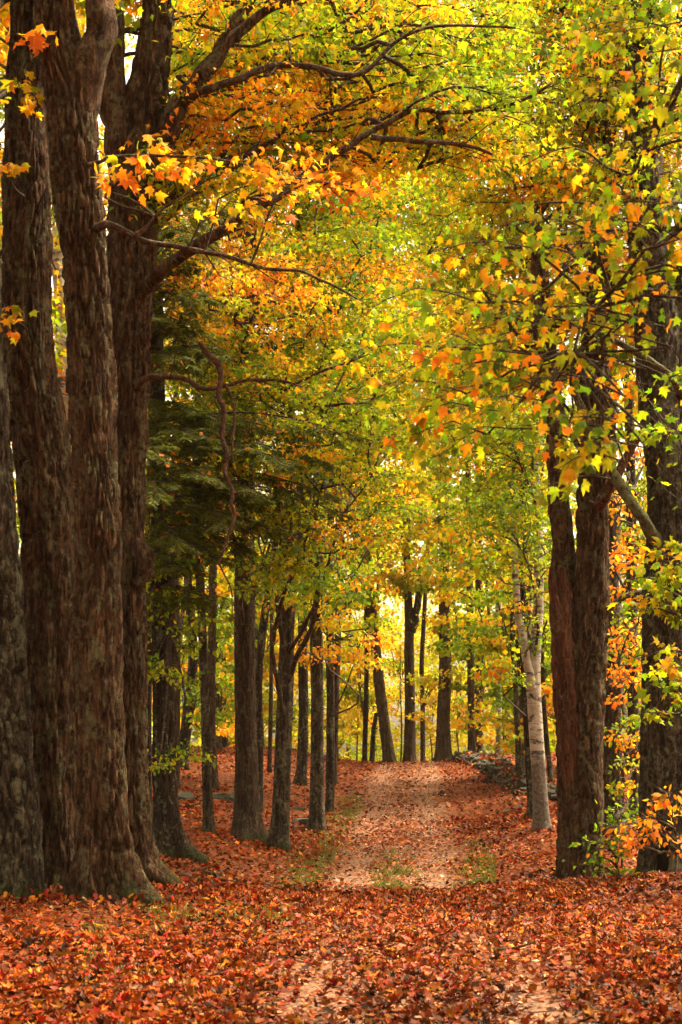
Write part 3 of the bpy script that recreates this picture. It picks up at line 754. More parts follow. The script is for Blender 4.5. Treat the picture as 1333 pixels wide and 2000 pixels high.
# burl on D
V, F = tube_geometry(px_pts([(262, 1055), (276, 1080), (281, 1112), (270, 1145)], 18.2), [.06, .12, .10, .04], 18, .03, .5, 9)
link('burl', make_mesh('burl', V - d.base, F, smooth=True), d.trunk_part, B_OLD)
for rows, r0 in (([(285, 1665), (305, 1688), (330, 1702), (352, 1712)], .12), ([(250, 1690), (262, 1715), (280, 1738)], .09)):
    q = px_pts(rows, 17.9); q[:, 2] = [float(ground_z(v[0], v[1])) + h for v, h in zip(q, np.linspace(.18, -.03, len(q)))]
    d.limb(q, r0, .04, 12, .06, B_OLD, 'root')
hung = thing('dead_branch', 'broken dead branch hung upright over a bare limb, right of the clump', 'branch', P(440, 900, 17.6))
V, F = tube_geometry(px_pts([(391, 668), (405, 690), (428, 712), (432, 740), (428, 775), (438, 800), (434, 850), (444, 885), (440, 925), (455, 962), (452, 985), (459, 1005), (447, 1045), (428, 1100)], 17.65), [.03, .038, .04, .032, .031, .029, .028, .027, .026, .026, .022, .02, .016, .011], 9, .05, .4, 3)
link('branch', make_mesh('branch', V - np.array(hung.location), F, smooth=True), hung, B_DEAD)
V, F = tube_geometry(px_pts([(428, 1100), (440, 1125), (452, 1150), (455, 1200), (462, 1240)], 17.7), [.012, .011, .009, .006, .004], 6, .08, .1, 3)
link('twig', make_mesh('twig', V - np.array(hung.location), F, smooth=True), hung, B_DEAD)
for rows in ([(436, 810), (425, 795), (419, 776)], [(440, 900), (456, 885), (470, 862)], [(455, 965), (470, 960), (492, 968)], [(450, 1040), (438, 1030), (424, 1034)]):
    V, F = tube_geometry(px_pts(rows, 17.62), [.012, .008, .003], 5, .05, .2, 4)
    link('twig', make_mesh('twig', V - np.array(hung.location), F, smooth=True), hung, B_DEAD)

# trees of the row left of the path
ROW = 'trees in the row along the left bank'
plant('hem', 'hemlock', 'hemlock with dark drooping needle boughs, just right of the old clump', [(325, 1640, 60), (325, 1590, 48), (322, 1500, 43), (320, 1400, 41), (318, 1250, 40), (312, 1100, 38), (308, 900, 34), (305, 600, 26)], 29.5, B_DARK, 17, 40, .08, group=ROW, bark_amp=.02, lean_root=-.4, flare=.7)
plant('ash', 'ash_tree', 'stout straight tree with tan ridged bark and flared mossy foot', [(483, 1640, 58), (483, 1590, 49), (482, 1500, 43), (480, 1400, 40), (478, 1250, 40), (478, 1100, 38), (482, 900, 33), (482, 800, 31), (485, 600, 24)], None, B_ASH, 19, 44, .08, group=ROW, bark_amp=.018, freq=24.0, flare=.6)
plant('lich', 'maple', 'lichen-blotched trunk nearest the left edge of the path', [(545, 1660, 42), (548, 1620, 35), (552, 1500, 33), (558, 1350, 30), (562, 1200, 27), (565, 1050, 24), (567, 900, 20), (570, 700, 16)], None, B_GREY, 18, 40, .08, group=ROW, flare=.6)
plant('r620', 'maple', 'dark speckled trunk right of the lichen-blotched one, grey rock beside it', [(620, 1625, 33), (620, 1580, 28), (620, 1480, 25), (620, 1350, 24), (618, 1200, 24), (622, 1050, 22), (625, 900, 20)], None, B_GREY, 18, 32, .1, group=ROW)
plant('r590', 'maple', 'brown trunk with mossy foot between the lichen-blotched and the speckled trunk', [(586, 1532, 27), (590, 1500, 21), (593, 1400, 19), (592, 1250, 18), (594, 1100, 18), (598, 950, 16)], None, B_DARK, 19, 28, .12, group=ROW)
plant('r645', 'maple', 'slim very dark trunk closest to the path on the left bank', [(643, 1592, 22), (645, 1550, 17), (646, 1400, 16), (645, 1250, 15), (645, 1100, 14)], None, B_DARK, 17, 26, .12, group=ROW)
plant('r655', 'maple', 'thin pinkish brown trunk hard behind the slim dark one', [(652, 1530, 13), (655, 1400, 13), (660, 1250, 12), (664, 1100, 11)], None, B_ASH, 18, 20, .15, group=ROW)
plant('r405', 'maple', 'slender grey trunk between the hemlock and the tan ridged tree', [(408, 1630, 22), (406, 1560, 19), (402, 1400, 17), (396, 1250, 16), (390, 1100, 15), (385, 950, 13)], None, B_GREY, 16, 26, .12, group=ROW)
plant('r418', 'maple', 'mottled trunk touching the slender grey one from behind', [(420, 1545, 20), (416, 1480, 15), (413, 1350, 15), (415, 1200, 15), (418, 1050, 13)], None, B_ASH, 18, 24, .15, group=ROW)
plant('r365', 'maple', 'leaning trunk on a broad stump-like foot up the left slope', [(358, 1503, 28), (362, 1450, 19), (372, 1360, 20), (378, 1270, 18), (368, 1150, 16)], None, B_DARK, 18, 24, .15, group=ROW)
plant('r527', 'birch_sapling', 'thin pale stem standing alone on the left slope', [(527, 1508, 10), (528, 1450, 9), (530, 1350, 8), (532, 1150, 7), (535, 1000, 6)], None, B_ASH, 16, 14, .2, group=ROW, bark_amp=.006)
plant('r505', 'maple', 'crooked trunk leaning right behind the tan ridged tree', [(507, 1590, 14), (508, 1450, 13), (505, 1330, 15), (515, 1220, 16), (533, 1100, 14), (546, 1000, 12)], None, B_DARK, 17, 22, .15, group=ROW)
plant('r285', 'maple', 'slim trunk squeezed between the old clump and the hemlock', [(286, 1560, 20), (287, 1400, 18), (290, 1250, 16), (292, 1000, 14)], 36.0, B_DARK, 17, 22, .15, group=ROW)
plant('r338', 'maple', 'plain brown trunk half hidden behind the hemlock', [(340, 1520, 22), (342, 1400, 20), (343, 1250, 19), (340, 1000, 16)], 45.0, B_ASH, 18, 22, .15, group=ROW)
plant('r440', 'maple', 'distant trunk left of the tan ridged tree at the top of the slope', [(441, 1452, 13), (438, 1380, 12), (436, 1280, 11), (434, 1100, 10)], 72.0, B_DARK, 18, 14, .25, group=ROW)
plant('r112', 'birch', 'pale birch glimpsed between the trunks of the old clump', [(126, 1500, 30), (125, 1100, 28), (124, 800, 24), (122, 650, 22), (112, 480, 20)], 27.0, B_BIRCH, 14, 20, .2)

# trees at the end of the path
GL_ = 'trees round the bright glade'
gl = dict(group=GL_, ns=20, step=.2)
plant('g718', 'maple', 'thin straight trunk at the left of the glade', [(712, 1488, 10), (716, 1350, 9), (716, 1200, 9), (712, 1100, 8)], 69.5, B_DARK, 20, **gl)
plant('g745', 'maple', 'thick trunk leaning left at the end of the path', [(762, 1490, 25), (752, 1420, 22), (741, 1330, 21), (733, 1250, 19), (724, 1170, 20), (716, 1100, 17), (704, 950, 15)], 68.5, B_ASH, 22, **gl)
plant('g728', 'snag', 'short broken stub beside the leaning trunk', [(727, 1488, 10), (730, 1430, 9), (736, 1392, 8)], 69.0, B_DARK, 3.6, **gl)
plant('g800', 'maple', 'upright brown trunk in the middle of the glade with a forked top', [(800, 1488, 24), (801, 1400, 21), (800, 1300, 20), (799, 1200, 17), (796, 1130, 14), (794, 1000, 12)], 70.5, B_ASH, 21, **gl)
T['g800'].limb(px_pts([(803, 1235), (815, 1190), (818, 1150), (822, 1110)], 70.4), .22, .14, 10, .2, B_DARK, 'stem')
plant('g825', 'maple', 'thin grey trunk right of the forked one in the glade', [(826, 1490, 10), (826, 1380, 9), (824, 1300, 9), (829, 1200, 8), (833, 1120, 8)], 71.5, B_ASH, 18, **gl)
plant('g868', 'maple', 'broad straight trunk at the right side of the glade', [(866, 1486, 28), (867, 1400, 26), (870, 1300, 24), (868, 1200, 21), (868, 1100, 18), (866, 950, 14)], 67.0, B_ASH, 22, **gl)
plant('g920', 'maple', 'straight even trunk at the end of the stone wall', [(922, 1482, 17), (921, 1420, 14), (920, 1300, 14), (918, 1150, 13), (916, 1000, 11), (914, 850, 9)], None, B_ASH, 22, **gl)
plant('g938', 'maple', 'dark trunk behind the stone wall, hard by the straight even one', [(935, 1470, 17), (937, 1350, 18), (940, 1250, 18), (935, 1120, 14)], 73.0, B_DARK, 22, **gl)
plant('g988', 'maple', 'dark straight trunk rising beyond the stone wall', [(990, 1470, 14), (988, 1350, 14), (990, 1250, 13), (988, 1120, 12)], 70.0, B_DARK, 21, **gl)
# right side
RS = 'trees right of the path'
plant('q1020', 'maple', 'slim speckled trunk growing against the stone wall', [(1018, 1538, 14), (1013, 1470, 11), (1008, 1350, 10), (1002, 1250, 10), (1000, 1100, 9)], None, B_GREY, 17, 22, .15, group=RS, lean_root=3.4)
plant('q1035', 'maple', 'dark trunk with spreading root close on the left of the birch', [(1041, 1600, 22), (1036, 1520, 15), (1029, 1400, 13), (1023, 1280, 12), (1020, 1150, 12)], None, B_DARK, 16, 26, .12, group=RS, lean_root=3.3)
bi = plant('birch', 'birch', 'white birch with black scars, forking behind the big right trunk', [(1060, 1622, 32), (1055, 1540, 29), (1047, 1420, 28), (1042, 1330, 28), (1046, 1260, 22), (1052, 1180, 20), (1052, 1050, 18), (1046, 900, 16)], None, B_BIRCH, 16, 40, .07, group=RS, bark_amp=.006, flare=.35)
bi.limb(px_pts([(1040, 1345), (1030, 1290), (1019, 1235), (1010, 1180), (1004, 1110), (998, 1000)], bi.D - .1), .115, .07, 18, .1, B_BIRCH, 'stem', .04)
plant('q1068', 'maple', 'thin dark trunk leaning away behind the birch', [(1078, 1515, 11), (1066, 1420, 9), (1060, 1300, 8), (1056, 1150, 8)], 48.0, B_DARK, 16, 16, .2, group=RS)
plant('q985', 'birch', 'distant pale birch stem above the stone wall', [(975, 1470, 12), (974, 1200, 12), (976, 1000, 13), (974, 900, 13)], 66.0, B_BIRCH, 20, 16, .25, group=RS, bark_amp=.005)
r1 = plant('R1', 'old_maple', 'big right trunk splitting low, one half a broken red stub', [(1132, 1752, 92), (1133, 1700, 86), (1135, 1500, 82), (1136, 1350, 86), (1140, 1250, 84), (1150, 1180, 74), (1158, 1100, 60), (1158, 950, 56), (1157, 850, 52), (1160, 750, 54), (1166, 650, 50), (1175, 500, 44), (1180, 300, 38)], 24.0, B_OLD, 17, 84, .06, group=RS, bark_amp=.036, freq=15.0, flare=.25)
r1.limb(px_pts([(1128, 1420), (1112, 1300), (1100, 1190), (1096, 1080), (1092, 1000), (1088, 900), (1080, 800), (1065, 700), (1058, 600), (1050, 450)], 24.2), [.12, .2, .2, .18, .17, .16, .16, .15, .14, .12], 0, 36, .06, B_OLD, 'stem', .10)
V, F = trunk_geometry(px_pts([(1124, 1620, 23.95), (1118, 1500, 23.85), (1110, 1400, 23.8), (1104, 1300, 23.8), (1100, 1200, 23.85), (1099, 1150, 23.9), (1097, 1110, 23.9)], 23.8), [.10, .17, .19, .185, .16, .13, .03], 48, .035, .022, 0, 5, 61, 30.0, .10, cap=True)
stub = link('broken_stub', make_mesh('broken_stub', V - r1.base, F, smooth=True), r1.root, B_RED); stub['label'] = 'splintered red-brown heartwood stub'
V, F = trunk_geometry(px_pts([(1096, 1260), (1086, 1190), (1079, 1140), (1075, 1108)], 23.75), [.08, .085, .06, .012], 20, .03, .02, 0, 5, 63, 18.0, .2)
link('splinter', make_mesh('splinter', V - r1.base, F, smooth=True), stub, B_RED)
r1.limb(px_pts([(1160, 1010, 23.95), (1176, 978, 23.7), (1192, 945), (1218, 905), (1245, 862), (1262, 838)], 23.4), .085, .055, 14, .06, B_RED, 'broken_limb', .25)
r1.limb(px_pts([(1185, 965), (1170, 972), (1158, 985), (1150, 978)], 23.5), .05, .02, 9, .05, B_DEAD, 'broken_stub')
r1.limb(px_pts([(1188, 1190), (1215, 1165), (1240, 1158), (1262, 1150)], 23.8), .06, .03, 9, .08)
r2 = plant('R2', 'old_maple', 'thick hollow-footed maple at the right edge of the photo', [(1305, 1735, 112), (1305, 1660, 102), (1303, 1500, 98), (1302, 1300, 94), (1303, 1100, 86), (1305, 950, 78), (1288, 800, 76), (1282, 650, 78), (1272, 520, 74), (1262, 450, 68), (1255, 300, 58), (1250, 100, 48)], 21.8, B_GREY, 16, 84, .06, group=RS, bark_amp=.032, freq=15.0, flare=.3)
r2.limb(px_pts([(1330, 1050), (1322, 900), (1320, 760), (1326, 640), (1335, 500)], 22.0), .2, .14, 30, .07, B_GREY, 'stem', .1)
r2.limb(px_pts([(1302, 1085, 21.7), (1280, 1045, 21.5), (1262, 1020), (1225, 970), (1192, 918), (1165, 860), (1147, 815), (1128, 780), (1118, 745)], 21.3), .10, .045, 14, .07, B_MOSSY)
r2.limb(px_pts([(1335, 775, 21.8), (1322, 745, 21.2), (1300, 728), (1260, 702), (1225, 680), (1195, 660), (1170, 650)], 20.6), .065, .03, 12, .07, B_MOSSY)
V, F = trunk_geometry(px_pts([(1296, 1728), (1296, 1700), (1297, 1670), (1300, 1630), (1303, 1600)], 21.43), [.10, .10, .085, .05, .012], 20, .04, .01, 0, 5, 66, 18, .15)
mh, nt_, out_ = nodemat('hollow_shade'); bb = N(nt_, 'ShaderNodeBsdfDiffuse'); bb.inputs[0].default_value = (.008, .006, .005, 1); nt_.links.new(bb.outputs[0], out_.inputs[0])  # near-black colour stands for the shade inside the hollow
link('hollow', make_mesh('hollow', V - r2.base, F, smooth=True), r2.trunk_part, mh)['label'] = 'hollow in the foot, its inner shade painted black'
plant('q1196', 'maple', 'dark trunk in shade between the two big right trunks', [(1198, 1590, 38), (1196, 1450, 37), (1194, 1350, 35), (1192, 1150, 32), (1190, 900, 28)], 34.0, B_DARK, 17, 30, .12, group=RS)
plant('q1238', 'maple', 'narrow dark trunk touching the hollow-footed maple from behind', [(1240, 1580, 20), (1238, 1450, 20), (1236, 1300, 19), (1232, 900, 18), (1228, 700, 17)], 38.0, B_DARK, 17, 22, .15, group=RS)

rg = np.random.default_rng(321); FL = Leaves()
for t in T.values():
    if t.D > 50: continue
    r_ = float(np.linalg.norm(t.trunk_part.data.vertices[0].co.xy)); n = int(500 * r_ + 60)
    a_ = rg.random(n) * 6.283; rr_ = r_ * rg.uniform(1.05, 1.9, n)
    x_ = t.base[0] + rr_ * np.cos(a_); y_ = t.base[1] + rr_ * np.sin(a_)
    p_ = np.stack([x_, y_, ground_z(x_, y_) + rg.random(n) * .09 * np.clip(1.9 - rr_ / r_, 0, 1) + .015], 1)
    out_ = np.stack([np.cos(a_), np.sin(a_), np.full(n, 1.3)], 1)
    ax_ = rg.normal(0, 1, (n, 3)); FL.add('mid', p_, rg.uniform(.055, .09, n), ax_, out_ + rg.normal(0, .35, (n, 3)), rg.uniform(-1.5, 1.5, n), litter_tones(n, rg, x_, y_))
o = link('leaf_drift', FL.mesh('leaf_drift', np.zeros(3)), mat=M_LITTER); o['kind'] = 'stuff'; o['label'] = 'fallen leaves drifted against the feet of the trunks'; o['category'] = 'leaves'

# ------------------------------------------------------------------ woods behind
rg = np.random.default_rng(4242)
WOODS = []
def wood_tree(x, D, diam, top, label, group):
    lean = rg.normal(0, .02, 2)
    zb = float(ground_z(x, D)); hs_ = np.array([-.3, 0, .8, 3, 7, 12, top])
    pts = np.stack([x + lean[0] * hs_ + rg.normal(0, .06, 7) * (hs_ > 1), D + lean[1] * hs_, zb + hs_], 1)
    rad = diam / 2 * np.array([1.15, 1.12, 1, .95, .82, .6, .2])
    t = Tree('woodland_tree', label, 'tree', (x, D, zb), group, [B_DARK, B_ASH, B_GREY][int(rg.integers(3))], seed=300 + len(WOODS))
    t.D = D; t.trunk(pts, rad, 12, .45, bark_amp=.012, flare=.5, base_z=zb); t.axis = pts[1:]
    WOODS.append(t); return t
spots = []
for side, n in ((-1, 13), (1, 11)):
    for q in range(n):
        for _ in range(60):
            D = rg.uniform(46, 96); hx = 1333 / 2 * D / FPX
            x = rg.uniform(-1.15 * hx, -.02 * hx) if side < 0 else rg.uniform(.52 * hx, 1.15 * hx)
            if all((x - a_) ** 2 + (D - b_) ** 2 * .2 > 2.2 for a_, b_ in spots) and abs(x - path_x(D)) > 3.0: break
        if D > 70 and -3 < x < 24: continue
        spots.append((x, D))
        wood_tree(x, D, rg.uniform(.22, .42), rg.uniform(17, 23), 'slim woodland tree among many deep in the woods left of the path' if side < 0 else 'slim woodland tree among many deep in the woods right of the path',
                  'woods left of the path' if side < 0 else 'woods right of the path')
for x, D in ((-3.5, 96), (2.2, 104), (12.8, 100), (0.5, 112), (7.5, 109)):
    wood_tree(x, D, rg.uniform(.22, .36), rg.uniform(15, 20), 'slender tree in the sunlit woods beyond the end of the path', 'woods beyond the glade')

def show_x(t): return (t.base[0]) / t.base[1] * FPX + 666.5
MARKS = [('A', 'the old clump'), ('hem', 'the hemlock'), ('r405', 'the slender grey trunk'), ('ash', 'the tan ridged tree'), ('lich', 'the lichen-blotched trunk'), ('r620', 'the dark speckled trunk'), ('r645', 'the slim very dark trunk'),
         ('g745', 'the thick leaning trunk'), ('g800', 'the forked glade trunk'), ('g868', 'the broad glade trunk'), ('g920', 'the straight even trunk'), ('birch', 'the white birch'), ('R1', 'the big split trunk'), ('R2', 'the hollow-footed maple')]
spoken = {}
for t in sorted(WOODS, key=lambda q: q.base[1]):
    x_ = show_x(t); k_, nm = min(MARKS, key=lambda q: abs(show_x(T[q[0]]) - x_))
    side_ = 'left' if x_ < show_x(T[k_]) else 'right'
    spoken.setdefault((nm, side_), []).append(t)
for (nm, side_), ts in spoken.items():
    for q, t in enumerate(ts):
        pre = 'slim woodland tree' if len(ts) == 1 else ('nearest' if q == 0 else ('farthest' if q == len(ts) - 1 else ['second nearest', 'third nearest', 'fourth nearest', 'fifth nearest'][q - 1])) + ' of %d slim trees' % len(ts)
        t.root['label'] = pre + ' deep in the woods %s of ' % side_ + nm
# ------------------------------------------------------------------ crowns
def fill(t, box, d0, d1, nb, nl, L, mixes, kind, size, limbs=None, **kw):
    x0, y0, x1, y1 = box; rng = t.rng
    q = np.arange(nb) + .5
    u, v = (q * .7548776662 + .1 * rng.random(nb)) % 1, (q * .5698402910 + .1 * rng.random(nb)) % 1
    Ds = rng.uniform(d0, d1, nb)
    tips = np.array([P(x0 + (x1 - x0) * a_, y0 + (y1 - y0) * b_, D_) for a_, b_, D_ in zip(u, v, Ds)])
    k = nb // 11 if limbs is None else limbs
    if k > 0:
        # a few main limbs, each towards its own share of the boughs
        cen = tips[rng.choice(nb, k, replace=False)]
        for _ in range(4):
            own = ((tips[:, None] - cen[None]) ** 2).sum(-1).argmin(1)
            cen = np.array([tips[own == j].mean(0) if (own == j).any() else cen[j] for j in range(k)])
        for c_ in cen:
            h = np.linalg.norm((c_ - t.on_axis(c_[2]))[:2])
            if h < .5: continue
            a_ = t.on_axis(max(c_[2] - h * rng.uniform(.45, .95), t.axis[0, 2] + 1.2))
            e = a_ + (c_ - a_) * .96; wv = rng.normal(0, .045, (2, 3)) * h
            pts = np.array([a_, a_ * .66 + e * .34 + wv[0] + [0, 0, .06 * h], a_ * .33 + e * .67 + wv[1] + [0, 0, .09 * h], e])
            r_ = min(.010 + .007 * h, .06)
            if d1 < 45: t.limb(pts, r_ * 1.25, r_ * .3, 7, .16)
            else:
                t.wood.add(*tube_geometry(pts, [r_ * 1.25, r_, r_ * .7, r_ * .3], 6, .3, .1, 4)); t.hubs.append(resample(pts, [1] * 4, .3)[0][2:])
    for p_ in tips:
        m = mixes if isinstance(mixes, str) else mixes[int(rng.integers(len(mixes)))]
        t.bough(p_, L * rng.uniform(.75, 1.3), int(nl * rng.uniform(.7, 1.3)), m, kind, size, **kw)
def crown(t, z0, z1, Rc, nb, nl, mixes, kind, size, L=None, **kw):
    rng = t.rng
    for q in range(nb):
        f = rng.random(); z = z0 + (z1 - z0) * f; a = rng.random() * 6.283
        rr = Rc * (1.05 - .55 * f) * rng.uniform(.45, 1.05)
        c0 = t.on_axis(z - .2 * rr); tip = np.array([c0[0] + rr * math.cos(a), c0[1] + rr * math.sin(a), z])
        m = mixes if isinstance(mixes, str) else mixes[int(rng.integers(len(mixes)))]
        t.bough(tip, (L or rr * .9) * rng.uniform(.8, 1.2), int(nl * rng.uniform(.7, 1.3)), m, kind, size, **kw)

# old clump: boughs reaching over the path
fill(T['D'], (330, -60, 1060, 150), 17.5, 25, 80, 230, 1.3, ['mixed', 'lime', 'mixed', 'gold', 'yellow'], 'lob', .080, 2)
fill(T['D'], (340, 130, 760, 360), 17.5, 25, 52, 210, 1.2, ['gold', 'orange', 'mixed', 'lime'], 'lob', .080, 1)
fill(T['D'], (700, 120, 1080, 330), 17, 24, 40, 210, 1.2, ['gold', 'lime', 'mixed'], 'lob', .080, 1)
fill(T['C'], (215, 270, 400, 350), 15.2, 15.7, 5, 24, .6, ['orange', 'gold'], 'maple', .11, 0, r=.01)
fill(T['C'], (500, 300, 720, 400), 15.2, 15.9, 6, 40, .8, ['orange', 'gold'], 'maple', .09, 0, r=.01)
fill(T['B'], (-10, 60, 90, 340), 15.6, 16.2, 4, 22, .5, ['orange', 'gold'], 'maple', .11, r=.01)
fill(T['B'], (-10, 570, 60, 640), 15.9, 16.2, 2, 12, .4, ['orange'], 'maple', .11, r=.01)
fill(T['A'], (-60, -80, 300, 60), 17.5, 20.5, 12, 130, 1.1, ['gold', 'orange', 'mixed'], 'maple', .105)
# gap between B and C and behind the clump
fill(T['r112'], (-140, -80, 250, 800), 25, 31, 70, 170, 1.4, ['gold', 'yellow', 'lime', 'orange'], 'lob', .115)
fill(T['r112'], (-140, 800, 300, 1500), 27, 31, 24, 120, 1.4, ['lime', 'gold', 'green'], 'lob', .115)
fill(T['A'], (-120, 0, 120, 700), 22, 27, 34, 150, 1.4, ['gold', 'yellow', 'lime', 'orange'], 'lob', .11)
def shade_boughs(t_, x0_, x1_, n_, z_att, d0_=5.0, d1_=15.0):
    # unseen boughs added above the frame to shade the foreground
    keep, t_.hubs = t_.hubs, []
    for e_ in ((x0_ * .75 + x1_ * .25, 7.5), (x0_ * .25 + x1_ * .75, 10.5)):
        a_ = t_.on_axis(z_att); q_ = np.array([e_[0], e_[1], 1.7 + .5 * e_[1] + 2.6])
        t_.limb(np.array([a_, a_ * .6 + q_ * .4 + [0, 0, .9], q_ + (a_ - q_) * .25 + [0, 0, .5], q_]), .09, .03, 8, .2)
    for q in range(n_):
        D_ = t_.rng.uniform(d0_, d1_)
        t_.bough((t_.rng.uniform(x0_, x1_), D_, 1.7 + .5 * D_ + t_.rng.uniform(1.8, 4.2)), 1.6, 90, 'gold', 'far', .15)
    t_.hubs = keep
shade_boughs(T['A'], -6.5, -1.8, 40, 12.5); shade_boughs(T['C'], -3.6, -.2, 30, 12.5)
# crowns of the row
fill(T['ash'], (300, 330, 640, 640), 31, 38, 66, 180, 1.7, ['gold', 'gold', 'yellow', 'orange', 'lime'], 'lob', .098)
fill(T['ash'], (280, -80, 640, 330), 33, 40, 55, 247, 1.9, ['mixed', 'lime', 'gold'], 'lob', .098)
fill(T['lich'], (540, 350, 800, 740), 30, 36, 60, 221, 1.6, ['lime', 'mixed', 'gold', 'green'], 'lob', .098)
fill(T['lich'], (600, -80, 880, 380), 31, 38, 60, 247, 1.8, ['lime', 'mixed', 'green', 'yellow'], 'lob', .098)
fill(T['r405'], (280, 640, 560, 840), 33, 38, 26, 150, 1.5, ['lime', 'green', 'gold'], 'lob', .098)
fill(T['r620'], (540, 680, 820, 980), 36, 42, 46, 221, 1.6, ['lime', 'mixed', 'green', 'gold'], 'lob', .098)
fill(T['r620'], (500, 1060, 700, 1180), 30, 35, 12, 130, 1.2, ['lime', 'green', 'mixed'], 'beech', .10, limbs=0)
fill(T['lich'], (440, 1070, 620, 1150), 28, 31, 9, 130, 1.1, ['lime', 'green'], 'beech', .10, limbs=0)
fill(T['r645'], (560, 1120, 740, 1290), 36, 44, 18, 130, 1.3, ['yellow', 'lime', 'gold', 'orange'], 'beech', .10, limbs=0)
fill(T['r590'], (600, 600, 900, 980), 44, 52, 60, 220, 2.0, ['lime', 'mixed', 'yellow'], 'far', .13)
fill(T['r655'], (640, 250, 960, 660), 46, 54, 90, 260, 2.3, ['lime', 'mixed', 'green'], 'far', .13)
fill(T['r365'], (280, 1080, 480, 1430), 48, 60, 34, 170, 1.8, ['gold', 'green', 'lime'], 'far', .125)
fill(T['r440'], (280, 1000, 700, 1420), 66, 78, 60, 230, 2.4, ['yellow', 'gold', 'lime', 'green'], 'far', .15)
fill(T['r285'], (275, 1080, 380, 1330), 27, 31, 12, 90, .9, ['green', 'lime', 'green'], 'beech', .095)
fill(T['r285'], (300, 1450, 400, 1490), 28.0, 28.8, 3, 75, .9, 'lime', 'beech', .085, flat=.15, r=.012)
fill(T['r285'], (285, 1488, 340, 1502), 26.5, 27, 1, 26, .6, 'lime', 'beech', .085, flat=.15, r=.01)
fill(T['lich'], (440, 640, 820, 1040), 27.5, 31.5, 60, 190, 1.4, ['lime', 'green', 'lime', 'mixed', 'gold'], 'lob', .09)
fill(T['ash'], (290, 660, 560, 820), 28.5, 33, 22, 190, 1.4, ['lime', 'green', 'mixed'], 'lob', .09)
fill(T['ash'], (320, 450, 640, 660), 27.5, 32, 30, 180, 1.4, ['gold', 'orange', 'gold', 'yellow'], 'lob', .09)
fill(T['r405'], (280, 800, 520, 1080), 34, 38, 30, 170, 1.5, ['lime', 'green', 'gold', 'orange'], 'lob', .10)
fill(T['r338'], (270, 380, 640, 1100), 47, 56, 80, 230, 2.3, ['lime', 'gold', 'yellow', 'green'], 'far', .13)
fill(T['r590'], (440, 1020, 720, 1200), 40, 44, 20, 150, 1.5, ['lime', 'yellow', 'green'], 'far', .11, limbs=0)
# right crowns
fill(T['R1'], (860, 330, 1180, 760), 24.8, 31, 80, 250, 1.5, ['lime', 'mixed', 'lime', 'gold', 'near'], 'lob', .085)
fill(T['R1'], (900, -80, 1200, 330), 24, 31, 80, 250, 1.7, ['mixed', 'lime', 'lime', 'gold', 'near'], 'lob', .085)
fill(T['R2'], (1280, -60, 1420, 420), 26, 31, 26, 200, 1.5, ['mixed', 'lime', 'gold'], 'lob', .10)
fill(T['R2'], (1080, -80, 1340, 420), 20, 27, 60, 210, 1.5, ['near', 'mixed', 'lime', 'gold'], 'lob', .085)
fill(T['R2'], (1180, 460, 1340, 800), 23, 27, 18, 110, 1.3, ['lime', 'orange', 'gold', 'near'], 'maple', .11)
fill(T['q1196'], (1170, 850, 1340, 1330), 28, 33, 24, 90, 1.2, ['orange', 'beech', 'lime', 'green'], 'beech', .095)
fill(T['birch'], (880, 760, 1100, 1120), 33, 38, 50, 170, 1.6, ['lime', 'green', 'lime', 'mixed'], 'lob', .098)
fill(T['q1035'], (985, 1150, 1090, 1330), 34.0, 36.0, 7, 60, .9, ['green', 'lime', 'gold'], 'lob', .09)
fill(T['birch'], (940, 1000, 1110, 1180), 39, 43, 14, 120, 1.1, ['green', 'lime', 'gold'], 'lob', .105)
fill(T['q1035'], (780, 560, 1080, 860), 34, 42, 64, 221, 1.7, ['lime', 'mixed', 'yellow', 'gold'], 'lob', .098)
fill(T['q1020'], (860, 980, 1060, 1280), 44, 52, 34, 150, 1.6, ['lime', 'green', 'yellow'], 'far', .12)
fill(T['q985'], (840, 560, 1100, 1000), 56, 66, 50, 220, 2.3, ['lime', 'mixed', 'green'], 'far', .14)
fill(T['q1238'], (1060, 900, 1340, 1420), 40, 48, 50, 150, 1.8, ['lime', 'green', 'green', 'gold'], 'far', .125)
fill(T['q1068'], (980, 1230, 1120, 1480), 50, 58, 24, 150, 1.6, ['lime', 'green', 'gold'], 'far', .12)
fill(T['q1035'], (730, 200, 970, 620), 37, 45, 60, 230, 1.9, ['lime', 'mixed', 'lime', 'yellow'], 'lob', .105)
# glade
fill(T['g745'], (640, 960, 800, 1180), 64, 72, 26, 190, 2.0, ['yellow', 'yellow', 'gold', 'lime'], 'far', .14)
fill(T['g718'], (650, 1180, 760, 1420), 70, 78, 22, 190, 2.0, ['glade', 'yellow', 'lime'], 'far', .14)
fill(T['g800'], (720, 940, 880, 1150), 66, 76, 30, 200, 2.2, ['yellow', 'lime', 'gold'], 'far', .14)
fill(T['g868'], (820, 1000, 960, 1260), 63, 70, 34, 190, 2.0, ['lime', 'green', 'yellow'], 'far', .13)
fill(T['g825'], (800, 1300, 920, 1400), 66, 69, 8, 120, 1.6, ['glade', 'yellow'], 'far', .14)
fill(T['g920'], (880, 1150, 1010, 1440), 64, 70, 22, 170, 1.8, ['lime', 'yellow', 'green'], 'far', .13)
fill(T['g988'], (950, 1150, 1060, 1470), 66, 70, 18, 170, 1.7, ['green', 'lime', 'yellow'], 'far', .13)
fill(T['g938'], (620, 640, 1060, 1000), 64, 72, 70, 260, 2.8, ['lime', 'yellow', 'mixed'], 'far', .16)
